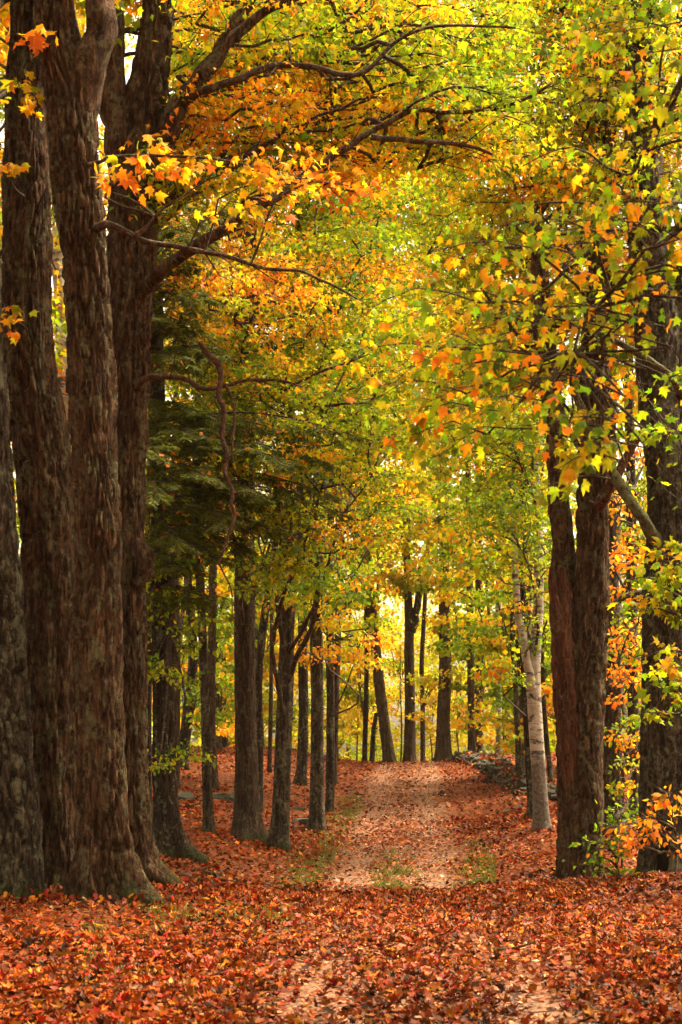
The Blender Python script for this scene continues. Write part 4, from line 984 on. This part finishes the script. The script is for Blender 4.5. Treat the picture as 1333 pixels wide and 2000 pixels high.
for t in WOODS:
    g = t.root['group']
    mixes = ['glade', 'yellow', 'lime'] if 'glade' in g else (['gold', 'lime', 'yellow', 'green'] if 'left' in g else ['lime', 'green', 'gold', 'lime'])
    zb = t.base[2]
    crown(t, zb + 1.2, zb + 6.5, 2.6, 26, 120, mixes, 'far', .15)
    crown(t, zb + 6, zb + t.axis[-1, 2] - zb, 3.6, 26, 150, mixes, 'far', .18)

# hemlock boughs
HEM = np.array([(.06, .085, .008), (.10, .13, .010), (.155, .18, .012)])
def hemlock_bough(t, a, tip, nb=16, width=.8):
    rng = t.rng; a = np.asarray(a, float); tip = np.asarray(tip, float)
    L = np.linalg.norm(tip - a); d = norm(tip - a); side = norm(np.cross(d, [0, 0, 1.]))
    s = np.linspace(0, 1, 7)
    C = a + (tip - a) * s[:, None] + np.array([0, 0, 1.]) * (np.sin(s * np.pi) * .07 * L)[:, None]
    t.wood.add(*tube_geometry(C, .03 * (1 - .85 * s), 5, .2, .1, 3))
    k = np.linspace(.08, 1, nb); sg = np.tile([-1., 1.], nb)[:nb]
    p0 = np.stack([np.interp(k, s, C[:, q]) for q in range(3)], 1)
    ln = width * (1.15 - .75 * k) * rng.uniform(.7, 1.2, nb)
    dirs = norm(d * .75 + side * sg[:, None] * rng.uniform(.4, 1, nb)[:, None] + [0, 0, -.28] + rng.normal(0, .24, (nb, 3)))
    p1 = p0 + dirs * ln[:, None]; mid = (p0 + p1) / 2 + [0, 0, .04]
    t.wood.sticks(p0, mid, p1, np.full(nb, .008), np.full(nb, .002))
    m = 7; u = rng.uniform(.15, 1, (nb, m)); q0 = p0[:, None] + (p1 - p0)[:, None] * u[..., None]
    l2 = (ln[:, None] * .42 * (1.2 - .7 * u)); s2 = np.where(rng.random((nb, m)) < .5, -1., 1.)
    pr = norm(np.cross(dirs, [0, 0, 1.]))
    d2 = norm(dirs[:, None] * .8 + pr[:, None] * s2[..., None] * .8 + [0, 0, -.3] + rng.normal(0, .12, (nb, m, 3)))
    q1 = q0 + d2 * l2[..., None]
    A0 = np.concatenate([q0.reshape(-1, 3), p0]); A1 = np.concatenate([q1.reshape(-1, 3), p1])
    nn = 14; v = rng.random((len(A0), nn, 1)); pos = (A0[:, None] + (A1 - A0)[:, None] * v).reshape(-1, 3)
    dd = np.repeat(norm(A1 - A0), nn, 0); n = len(pos)
    pe = norm(np.cross(dd, [0, 0, 1.])) * np.where(rng.random(n) < .5, -1, 1)[:, None]
    axis = dd * .7 + pe * .8 + rng.normal(0, .2, (n, 3)) + [0, 0, -.1]
    tone = HEM[rng.integers(0, 3, n)] * np.exp(rng.normal(0, .25, (n, 1)))
    t.leaves.add('needle', pos, rng.uniform(.08, .13, n), axis, np.array([0, -.5, 1.]) + rng.normal(0, .4, (n, 3)), rng.uniform(0, .6, n), tone)
    # maple leaves caught in the boughs
    e = rng.integers(0, n, 5)
    t.leaves.add('mid', pos[e] + [0, 0, .03], np.full(5, .10), rng.normal(0, 1, (5, 3)), np.array([0, -.6, 1.]) + rng.normal(0, .4, (5, 3)), rng.uniform(0, 1, 5), np.tile(TONES[ORANGE], (5, 1)) * .8)
t = T['hem']
for tips, n_ in (((690, 850, 27.5), 1), ((640, 905, 28), 1), ((600, 860, 29), 1), ((560, 900, 27), 1), ((480, 880, 27.5), 1), ((640, 965, 28.5), 1), ((560, 985, 28), 1), ((660, 1000, 29.5), 1), ((500, 960, 27), 1),
                 ((520, 1030, 28.5), 1), ((440, 1010, 27), 1), ((400, 930, 26.5), 1), ((380, 850, 27), 1), ((350, 1060, 26.5), 1), ((420, 1090, 27.5), 1), ((300, 960, 26), 1), ((330, 1110, 27), 1), ((380, 1170, 28), 1),
                 ((290, 880, 26), 1), ((430, 820, 28), 1), ((600, 1030, 30), 1), ((470, 1060, 29), 1), ((360, 800, 28), 1), ((320, 1000, 31), 1), ((400, 1000, 32), 1),
                 ((420, 415, 28), 1), ((400, 470, 27), 1), ((380, 520, 28), 1), ((390, 580, 27), 1), ((360, 640, 28), 1), ((410, 690, 27.5), 1), ((340, 700, 27), 1), ((300, 620, 27), 1), ((330, 560, 29), 1), ((350, 450, 28), 1), ((260, 500, 27), 1)):
    tp = P(*tips); ax_ = t.on_axis(tp[2] + .10 * np.hypot(*(tp - t.base)[:2]) + .25)
    hemlock_bough(t, ax_, tp, 20, .95)

# trunk out of the frame whose boughs hang in from the right
near = Tree('maple', 'maple boughs with large leaves hanging in from the right, close to the camera', 'tree', (3.9, 10.2, float(ground_z(3.9, 10.2))), None, B_OLD, seed=900)
zb = near.base[2]
near.D = 10.2
pts = np.array([[3.9, 10.2, zb - .3], [3.9, 10.2, zb], [3.92, 10.2, zb + 1], [3.95, 10.25, zb + 4], [3.9, 10.3, zb + 8], [3.8, 10.4, zb + 12]])
near.trunk(pts, [.36, .35, .31, .28, .22, .1], 40, .08, bark_amp=.025, flare=.4, base_z=zb); near.axis = pts[1:]
near.limb(px_pts([(1420, 440), (1330, 448), (1260, 451), (1200, 457), (1150, 492), (1105, 525), (1060, 568), (1032, 585)], 11.0), .032, .008, 9, .05)
near.limb(px_pts([(1400, 440), (1330, 452), (1290, 472), (1255, 500), (1225, 535), (1180, 580), (1130, 640), (1118, 690)], 10.7), .026, .007, 9, .05)
near.limb(px_pts([(1300, 452), (1250, 445), (1190, 455), (1120, 455), (1060, 462), (1000, 480)], 11.2), .018, .005, 7, .05)
near.limb(px_pts([(1230, 455), (1200, 430), (1160, 400), (1120, 395), (1060, 402), (1010, 420)], 11.0), .014, .004, 7, .05)
near.limb(px_pts([(1333, 190), (1290, 230), (1250, 300), (1235, 340), (1190, 330), (1130, 290), (1080, 290), (1020, 320)], 10.8), .016, .004, 7, .05)
nl0 = dict(r=.007, droop=.22, flat=.5, feed=True, hang=1.3, limbs=0)
fill(near, (690, 560, 1060, 860), 9.6, 11.4, 22, 30, .8, 'near', 'maple', .071, **nl0)
fill(near, (1040, 560, 1180, 720), 9.8, 11.2, 5, 20, .6, 'near', 'maple', .071, **nl0)
fill(near, (850, 380, 1260, 620), 9.8, 11.6, 15, 26, .8, 'near', 'maple', .071, **nl0)
fill(near, (1060, -40, 1340, 420), 9.2, 11.4, 18, 26, .7, 'near', 'maple', .071, **nl0)
fill(near, (1040, 800, 1160, 940), 10.2, 11, 5, 12, .4, 'near', 'maple', .10, **nl0)
# its largest leaves one by one
lv = [np.concatenate(q) for q in zip(*near.leaves.parts.pop('maple'))]
order = np.argsort(-(lv[1] / lv[0][:, 1])); big = np.zeros(len(order), bool)
u_ = lv[0][:, 0] / lv[0][:, 1] * FPX + 666.5; v_ = HZ - (lv[0][:, 2] - EYE) / lv[0][:, 1] * FPX
inside = (u_ > 0) & (u_ < 1333) & (v_ > 0) & (v_ < 2000)
big[[q for q in order if inside[q]][:295]] = True
near.leaves.parts['maple'] = [tuple(q[~big] for q in lv)]
leaf_mesh = []
for q, (V, F) in enumerate(protos):
    me = make_mesh('leaf', V, [F]); me.materials.append(M_LEAF1); leaf_mesh.append(me)
    T0 = TPL['maple'][0]; me.attributes.new('rim', 'FLOAT', 'POINT').data.foreach_set('value', (np.clip(np.abs(T0[:, 0]) * 1.5 + np.abs(T0[:, 1] - .35), 0, 1) * (.2 + .16 * q)).astype(np.float32))
from mathutils import Matrix
shade_boughs(near, 2.0, 6.0, 30, 9.5, 5.0, 13.0)
near.finish(); near_crown = [o for o in near.root.children if o.name.startswith('crown')][0]
for q in np.nonzero(big)[0]:
    y = norm(lv[2][q]); n = norm(lv[3][q] - (lv[3][q] @ y) * y); xx = np.cross(y, n)
    o = link('leaf', leaf_mesh[int(q) % 6], near_crown)
    sz = lv[1][q] * 1.08; pp = lv[0][q] - near.base
    o.matrix_local = Matrix([[*(np.array([xx[r_], y[r_], n[r_]]) * sz), pp[r_]] for r_ in range(3)] + [[0, 0, 0, 1]])
    o.color = (*lv[5][q], 1)

# ------------------------------------------------------------------ saplings
def sapling(key, name, label, x, y, D, topy, r, boxes, group=None, nst=1):
    base = P(x, y, D); base[2] = float(ground_z(base[0], D))
    t = Tree(name, label, 'sapling', base, group, B_TWIG, seed=700 + len(T)); t.D = D
    top = P(x, topy, D); rng = t.rng
    hh = np.linspace(0, 1, 6); pts = base + (top - base) * hh[:, None] + np.stack([rng.normal(0, .05, 6), rng.normal(0, .05, 6), np.zeros(6)], 1) * (hh > 0)[:, None]
    pts[0, 2] -= .1
    V, F = tube_geometry(pts, r * (1 - .75 * hh), 6, .15, .08, 4); link('stem', make_mesh('stem', V - t.base, F, smooth=True), t.root, B_TWIG)
    t.axis = pts; T[key] = t
    for bx in boxes: fill(t, *bx)
    return t
sapling('s_b', 'beech_sapling', 'beech sapling with coppery leaves in front of the hollow-footed maple', 1318, 1760, 20.0, 1480, .018,
        [((1170, 1600, 1310, 1660), 19.2, 20.3, 6, 28, .8, ['beech'], 'beech', .085), ((1230, 1550, 1333, 1600), 19.2, 20.2, 4, 20, .6, ['beech', 'orange'], 'beech', .085)])
sapling('s_g', 'sapling', 'small green-leaved sapling at the foot of the big right trunk', 1205, 1745, 21.5, 1600, .012,
        [((1110, 1630, 1230, 1690), 20.8, 22, 6, 30, .6, ['green', 'lime', 'green'], 'beech', .07), ((1170, 1680, 1250, 1730), 21.2, 22, 3, 26, .5, ['green', 'lime'], 'beech', .08), ((1180, 1560, 1250, 1620), 22.5, 24, 5, 34, .7, ['green'], 'beech', .075)])
sapling('s_m', 'maple_sapling', 'maple sapling with yellow-green leaves against the hollow-footed maple', 1345, 1745, 19.6, 1030, .022,
        [((1230, 1040, 1340, 1200), 19, 20.4, 10, 36, .8, ['lime', 'mixed'], 'maple', .10), ((1240, 1250, 1340, 1400), 19, 20.4, 9, 32, .7, ['lime', 'mixed', 'gold'], 'maple', .10), ((1270, 720, 1340, 860), 19, 20.4, 6, 30, .7, ['lime', 'green'], 'maple', .10)])
sapling('s_o', 'beech_sapling', 'orange-leaved beech sapling between the two big right trunks', 1215, 1650, 27.0, 1300, .02,
        [((1180, 1390, 1270, 1540), 26, 28.5, 9, 44, .8, ['beech', 'gold', 'lime'], 'beech', .085), ((1180, 1200, 1270, 1380), 26, 28.5, 8, 46, .8, ['beech', 'orange'], 'beech', .085)])
for q, (x, ty, bx) in enumerate(((783, 1240, (740, 1240, 830, 1400)), (697, 1250, (655, 1250, 740, 1440)), (845, 1330, (810, 1300, 890, 1440)), (893, 1330, (860, 1320, 940, 1450)), (660, 1330, (640, 1300, 700, 1460)))):
    sapling('s_%d' % q, 'sapling', ['thin forked stem left of the middle glade trunk', 'thin bent sapling at the left rim of the glade', 'pale yellow sapling between the right glade trunks', 'wispy sapling right of the broad glade trunk', 'low yellow sapling behind the slim dark trunk of the row'][q],
            x, 1490, 73.0 + q * .7, ty, .05, [(bx, 73, 79, 15, 150, 1.5, ['glade', 'glade', 'lime'], 'far', .13)], 'saplings in the glade')
# distant woods that read as one mass
rg = np.random.default_rng(5151)
ML = Leaves()
n = 66000
cl = np.stack([rg.uniform(-46, 50, 700), rg.uniform(92, 125, 700), rg.random(700) * 31 + .4], 1)
kk = rg.integers(0, 700, n); pos = cl[kk] + rg.normal(0, 1, (n, 3)) * np.array([1.3, 1.3, .6])
ctone = pick_tones('glade', 700, rg, .2); c2 = pick_tones('lime', 700, rg, .25); msk = rg.random((700, 1)) < .4; ctone = np.where(msk, c2, ctone)
ML.add('far', pos, rg.uniform(.24, .42, n), rg.normal(0, 1, (n, 3)), np.array([0, -.3, 1]) + rg.normal(0, .6, (n, 3)), rg.uniform(0, .8, n), np.clip(ctone[kk] * np.exp(rg.normal(0, .25, (n, 1))), 0, .8))
n2_ = 34000; c3 = np.stack([rg.uniform(-7, 18, 260), rg.uniform(84, 96, 260), rg.random(260) * 13 - .2], 1); k3 = rg.integers(0, 260, n2_)
t3 = pick_tones('glade', 260, rg, .15)
ML.add('far', c3[k3] + rg.normal(0, 1, (n2_, 3)) * np.array([.8, .8, .4]), rg.uniform(.14, .26, n2_), rg.normal(0, 1, (n2_, 3)), np.array([0, -.3, 1]) + rg.normal(0, .6, (n2_, 3)), rg.uniform(0, .8, n2_), np.clip(t3[k3] * np.exp(rg.normal(0, .18, (n2_, 1))), 0, .85))
o = link('far_woods', ML.mesh('far_woods', np.zeros(3)), mat=M_LEAF); o['kind'] = 'stuff'; o['label'] = 'far yellow and green woods seen beyond the trunks'; o['category'] = 'woods'

for t in list(T.values()) + WOODS: t.finish(crown='needles' if t is T['hem'] else 'crown')

# ------------------------------------------------------------------ stones, ferns, dead wood
def rock_mesh(seed, n=2):
    import bmesh
    bm = bmesh.new(); bmesh.ops.create_cube(bm, size=1.6); bmesh.ops.subdivide_edges(bm, edges=bm.edges[:], cuts=3, use_grid_fill=True)
    V = np.array([v.co[:] for v in bm.verts]); s_ = np.random.default_rng(seed)
    for _ in range(8):
        q = norm(s_.normal(0, 1, 3)); dq = s_.uniform(.6, .95); ex = V @ q - dq
        V = V - np.maximum(ex, 0)[:, None] * q
    V = V * (1 + .12 * vnoise(V[:, 0] * 1.7 + seed, V[:, 1] * 1.7, V[:, 2] * 1.7, seed))[:, None] + .05 * np.stack([vnoise(V[:, 0] * 4, V[:, 1] * 4, V[:, 2] * 4 + k_, seed) for k_ in (0, 9, 17)], 1)
    for v, c_ in zip(bm.verts, V): v.co = c_
    me = bpy.data.meshes.new('stone'); bm.to_mesh(me); bm.free()
    me.materials.append(M_STONE); return me
rocks = [rock_mesh(s_, 2) for s_ in range(20, 27)]
wall = thing('stone_wall', 'tumbled mossy dry stone wall running along the right of the path', 'stone wall', P(950, 1490, 55))
wb = np.array(wall.location); rg = np.random.default_rng(909)
line = [(x_, y_, hit(x_, y_)) for x_, y_ in ((900, 1486), (940, 1490), (968, 1503), (990, 1520), (1006, 1535), (1035, 1548), (1090, 1556), (1125, 1566))]
lx = np.array([P(*q)[0] for q in line]); lD = np.array([q[2] for q in line])
seg = np.concatenate([[0], np.cumsum(np.hypot(np.diff(lx), np.diff(lD)))])
cnt = 0
for layer, (step_, sz0) in enumerate(((.34, .22), (.42, .19))):
    s_ = 0.0
    while s_ < seg[-1]:
        for side_ in ((-.2, .2) if layer < 2 else (0,)):
            x_ = np.interp(s_, seg, lx) + side_ + rg.normal(0, .10); D_ = np.interp(s_, seg, lD) + rg.normal(0, .1)
            o = link('stone', rocks[int(rg.integers(7))], wall)
            sz = sz0 * rg.uniform(.75, 1.25)
            o.location = np.array([x_, D_, float(ground_z(x_, D_)) + .04 + layer * .15 + rg.normal(0, .05)]) - wb
            o.scale = (sz * rg.uniform(.9, 1.4), sz, sz * rg.uniform(.5, .75)); o.rotation_euler = (rg.normal(0, .15), rg.normal(0, .15), rg.random() * 6.28); cnt += 1
        s_ += step_ * rg.uniform(.8, 1.3)
WL = Leaves(); n = 1500; s_ = rg.uniform(0, seg[-1], n); x_ = np.interp(s_, seg, lx) + rg.normal(0, .28, n); D_ = np.interp(s_, seg, lD) + rg.normal(0, .15, n)
p_ = np.stack([x_, D_, ground_z(x_, D_) + .12 + .22 * np.exp(-((x_ - np.interp(s_, seg, lx)) / .3) ** 2)], 1)
WL.add('far', p_, rg.uniform(.07, .12, n), rg.normal(0, 1, (n, 3)), np.array([0, 0, 1.]) + rg.normal(0, .4, (n, 3)), rg.uniform(-1, 1, n), litter_tones(n, rg, x_, D_))
o = link('leaf_drift', WL.mesh('leaf_drift', np.zeros(3)), mat=M_LITTER); o['kind'] = 'stuff'; o['label'] = 'fallen leaves caught on the stone wall'; o['category'] = 'leaves'
def rock(label, x, y, sx, sy, sz, k, D=None, rz=0.0, sink=.6):
    D = D or hit(x, y); p = P(x, y, D); z = float(ground_z(p[0], D))
    o = link('rock', rocks[k], loc=(p[0], D, z + sz * (1 - 2 * sink) * .5)); o.scale = (sx, sy, sz); o.rotation_euler = (0, 0, rz)
    o['label'] = label; o['category'] = 'rock'
rock('grey rounded rock left of the speckled trunk foot', 588, 1612, .34, .3, .26, 1)
rock('small dark mossy rock in front of the grey rounded one', 590, 1620, .30, .15, .10, 3)
rock('long flat rock slab between slender grey and tan ridged trunks', 438, 1562, .62, .3, .26, 2)
rock('dark mossy boulder on the slope behind the hemlock foot', 358, 1562, .36, .4, .3, 4)
rock('small dark stone below the mossy boulder', 372, 1578, .14, .14, .12, 0)
rock('grey stone lying left in the hollow among leaves', 465, 1696, .17, .14, .09, 5, 24.6)
rock('grey stone lying right of its twin in the hollow', 503, 1697, .16, .14, .10, 6, 24.6)
rock('low stone on leaves beside the upper path, left', 686, 1545, .14, .14, .10, 2)
rock('half buried stone by the lower path edge, left', 582, 1581, .25, .2, .10, 3)
rock('pale stone on leaves below the stone wall', 960, 1528, .24, .2, .10, 5)
rock('stone at the foot of the hollow maple, right', 1330, 1722, .16, .16, .13, 1, 20.6)
rock('dark mossy lump left of the big right trunk foot', 1058, 1738, .22, .2, .12, 4, 23.6)
rock('grey stone among greenery between the big right trunks', 1208, 1690, .2, .2, .13, 6, 25)
rock('small grey stone on the near leaf rise', 380, 1752, .045, .035, .03, 0, 15.8)
def stick(name, label, rows, D, r0, r1, mat, cat, lift=.02, parent=None):
    pts = px_pts(rows, D); pts[:, 2] = ground_z(pts[:, 0], pts[:, 1]) + lift + np.random.default_rng(3).uniform(0, .05, len(pts))
    V, F = tube_geometry(pts, np.linspace(r0, r1, len(pts)), 8, .08, .2, 5)
    V = np.concatenate([V, pts[:1]]); F.append(np.stack([np.arange(8), np.full(8, len(V) - 1), (np.arange(8) + 1) % 8], -1))
    o = link(name, make_mesh(name, V - pts[0], F, smooth=True), mat=mat, loc=pts[0]); o['label'] = label; o['category'] = cat
stick('log', 'short rotten log piece lying below the hemlock root', [(350, 1670, 25.6), (372, 1668, 25.6)], 25.6, .06, .05, B_DEAD, 'log', .05)
stick('log', 'stubby dark log piece right of the rotten one', [(382, 1676, 25.2), (408, 1680, 25.1)], 25.2, .07, .06, B_OLD, 'log', .05)
stick('fallen_branch', 'thin mossy branch lying from the hemlock root to the right', [(395, 1650, 27.5), (415, 1656, 27.2), (436, 1660, 27)], 27.3, .05, .02, B_MOSSY, 'branch')
stick('fallen_branch', 'dark stick on the leaves left of the upper path', [(693, 1512, 50), (712, 1518, 49.6)], 50, .03, .02, B_DARK, 'branch')
stick('fallen_branch', 'bare root-like branch running down from the stone wall', [(1016, 1530, 43.5), (1000, 1540, 43), (975, 1548, 42.3)], 43, .07, .03, B_DEAD, 'branch')
stick('fallen_branch', 'long grey stick half buried in the near leaves', [(960, 1905, 12.9), (1000, 1904, 12.9), (1040, 1903, 12.9)], 12.9, .012, .008, B_DEAD, 'branch', .03)
stick('fallen_branch', 'short stick poking from leaves at the clump foot', [(28, 1760, 15.6), (38, 1740, 15.9)], 15.7, .018, .01, B_OLD, 'branch', .04)
stick('fallen_branch', 'thin stick in the near leaves right of centre', [(1260, 1828, 14.2), (1320, 1820, 14.4)], 14.3, .01, .006, B_OLD, 'branch', .03)

def fern(label, x, y, D, nf, ln, tone, seed):
    rng = np.random.default_rng(seed); p = P(x, y, D); p[2] = float(ground_z(p[0], D))
    f = thing('fern', label, 'fern', p)
    for q in range(nf):
        a = q / nf * 6.283 + rng.normal(0, .3); l = ln * rng.uniform(.7, 1.15)
        s_ = np.linspace(.08, 1, 16); hd = np.array([math.cos(a), math.sin(a), 0])
        C = hd * (s_ * l * .8)[:, None] + np.array([0, 0, 1.]) * (np.sin(s_ * 2.3) * l * .5)[:, None]
        side = np.array([-hd[1], hd[0], 0]); L = Leaves()
        for sg in (-1, 1):
            ax = side * sg + hd * .35 + rng.normal(0, .08, (16, 3))
            L.add('beech', C, l * .30 * (1.05 - s_) + .01, ax, np.tile([0, 0, 1.], (16, 1)) + rng.normal(0, .15, (16, 3)), np.full(16, .4), np.tile(tone, (16, 1)) * np.exp(rng.normal(0, .15, (16, 1))))
        link('frond', L.mesh('frond', np.zeros(3)), f, M_LEAF)
fern('tiny bright green fern in the leaves of the hollow', 527, 1708, 23.8, 4, .26, np.array([.16, .24, .02]), 1)
fern('green fern between the two big right trunks', 1215, 1700, 23.2, 8, .5, np.array([.09, .16, .015]), 2)
fern('second green fern nearer the hollow maple', 1240, 1712, 22.4, 7, .42, np.array([.10, .17, .015]), 3)
fern('small fern at the mouth of the hollow foot', 1292, 1722, 20.9, 5, .28, np.array([.10, .17, .015]), 4)

# ------------------------------------------------------------------ thin warm haze added to lift the glow of the glade
import bmesh
bm = bmesh.new(); bmesh.ops.create_cube(bm, size=1); me = bpy.data.meshes.new('haze'); bm.to_mesh(me); bm.free()
mv, ntv, outv = nodemat('glow_haze'); pv = N(ntv, 'ShaderNodeVolumePrincipled')
pv.inputs['Density'].default_value = .00012; pv.inputs['Color'].default_value = (.98, .94, .84, 1)
ntv.links.new(pv.outputs[0], outv.inputs['Volume'])
hz = link('haze', me, mat=mv, loc=(0, 225, 14)); hz.scale = (450, 520, 34); hz['kind'] = 'stuff'
hz['label'] = 'thin warm haze added between the trees for glow'; hz['category'] = 'haze'
cy.volume_bounces = 1
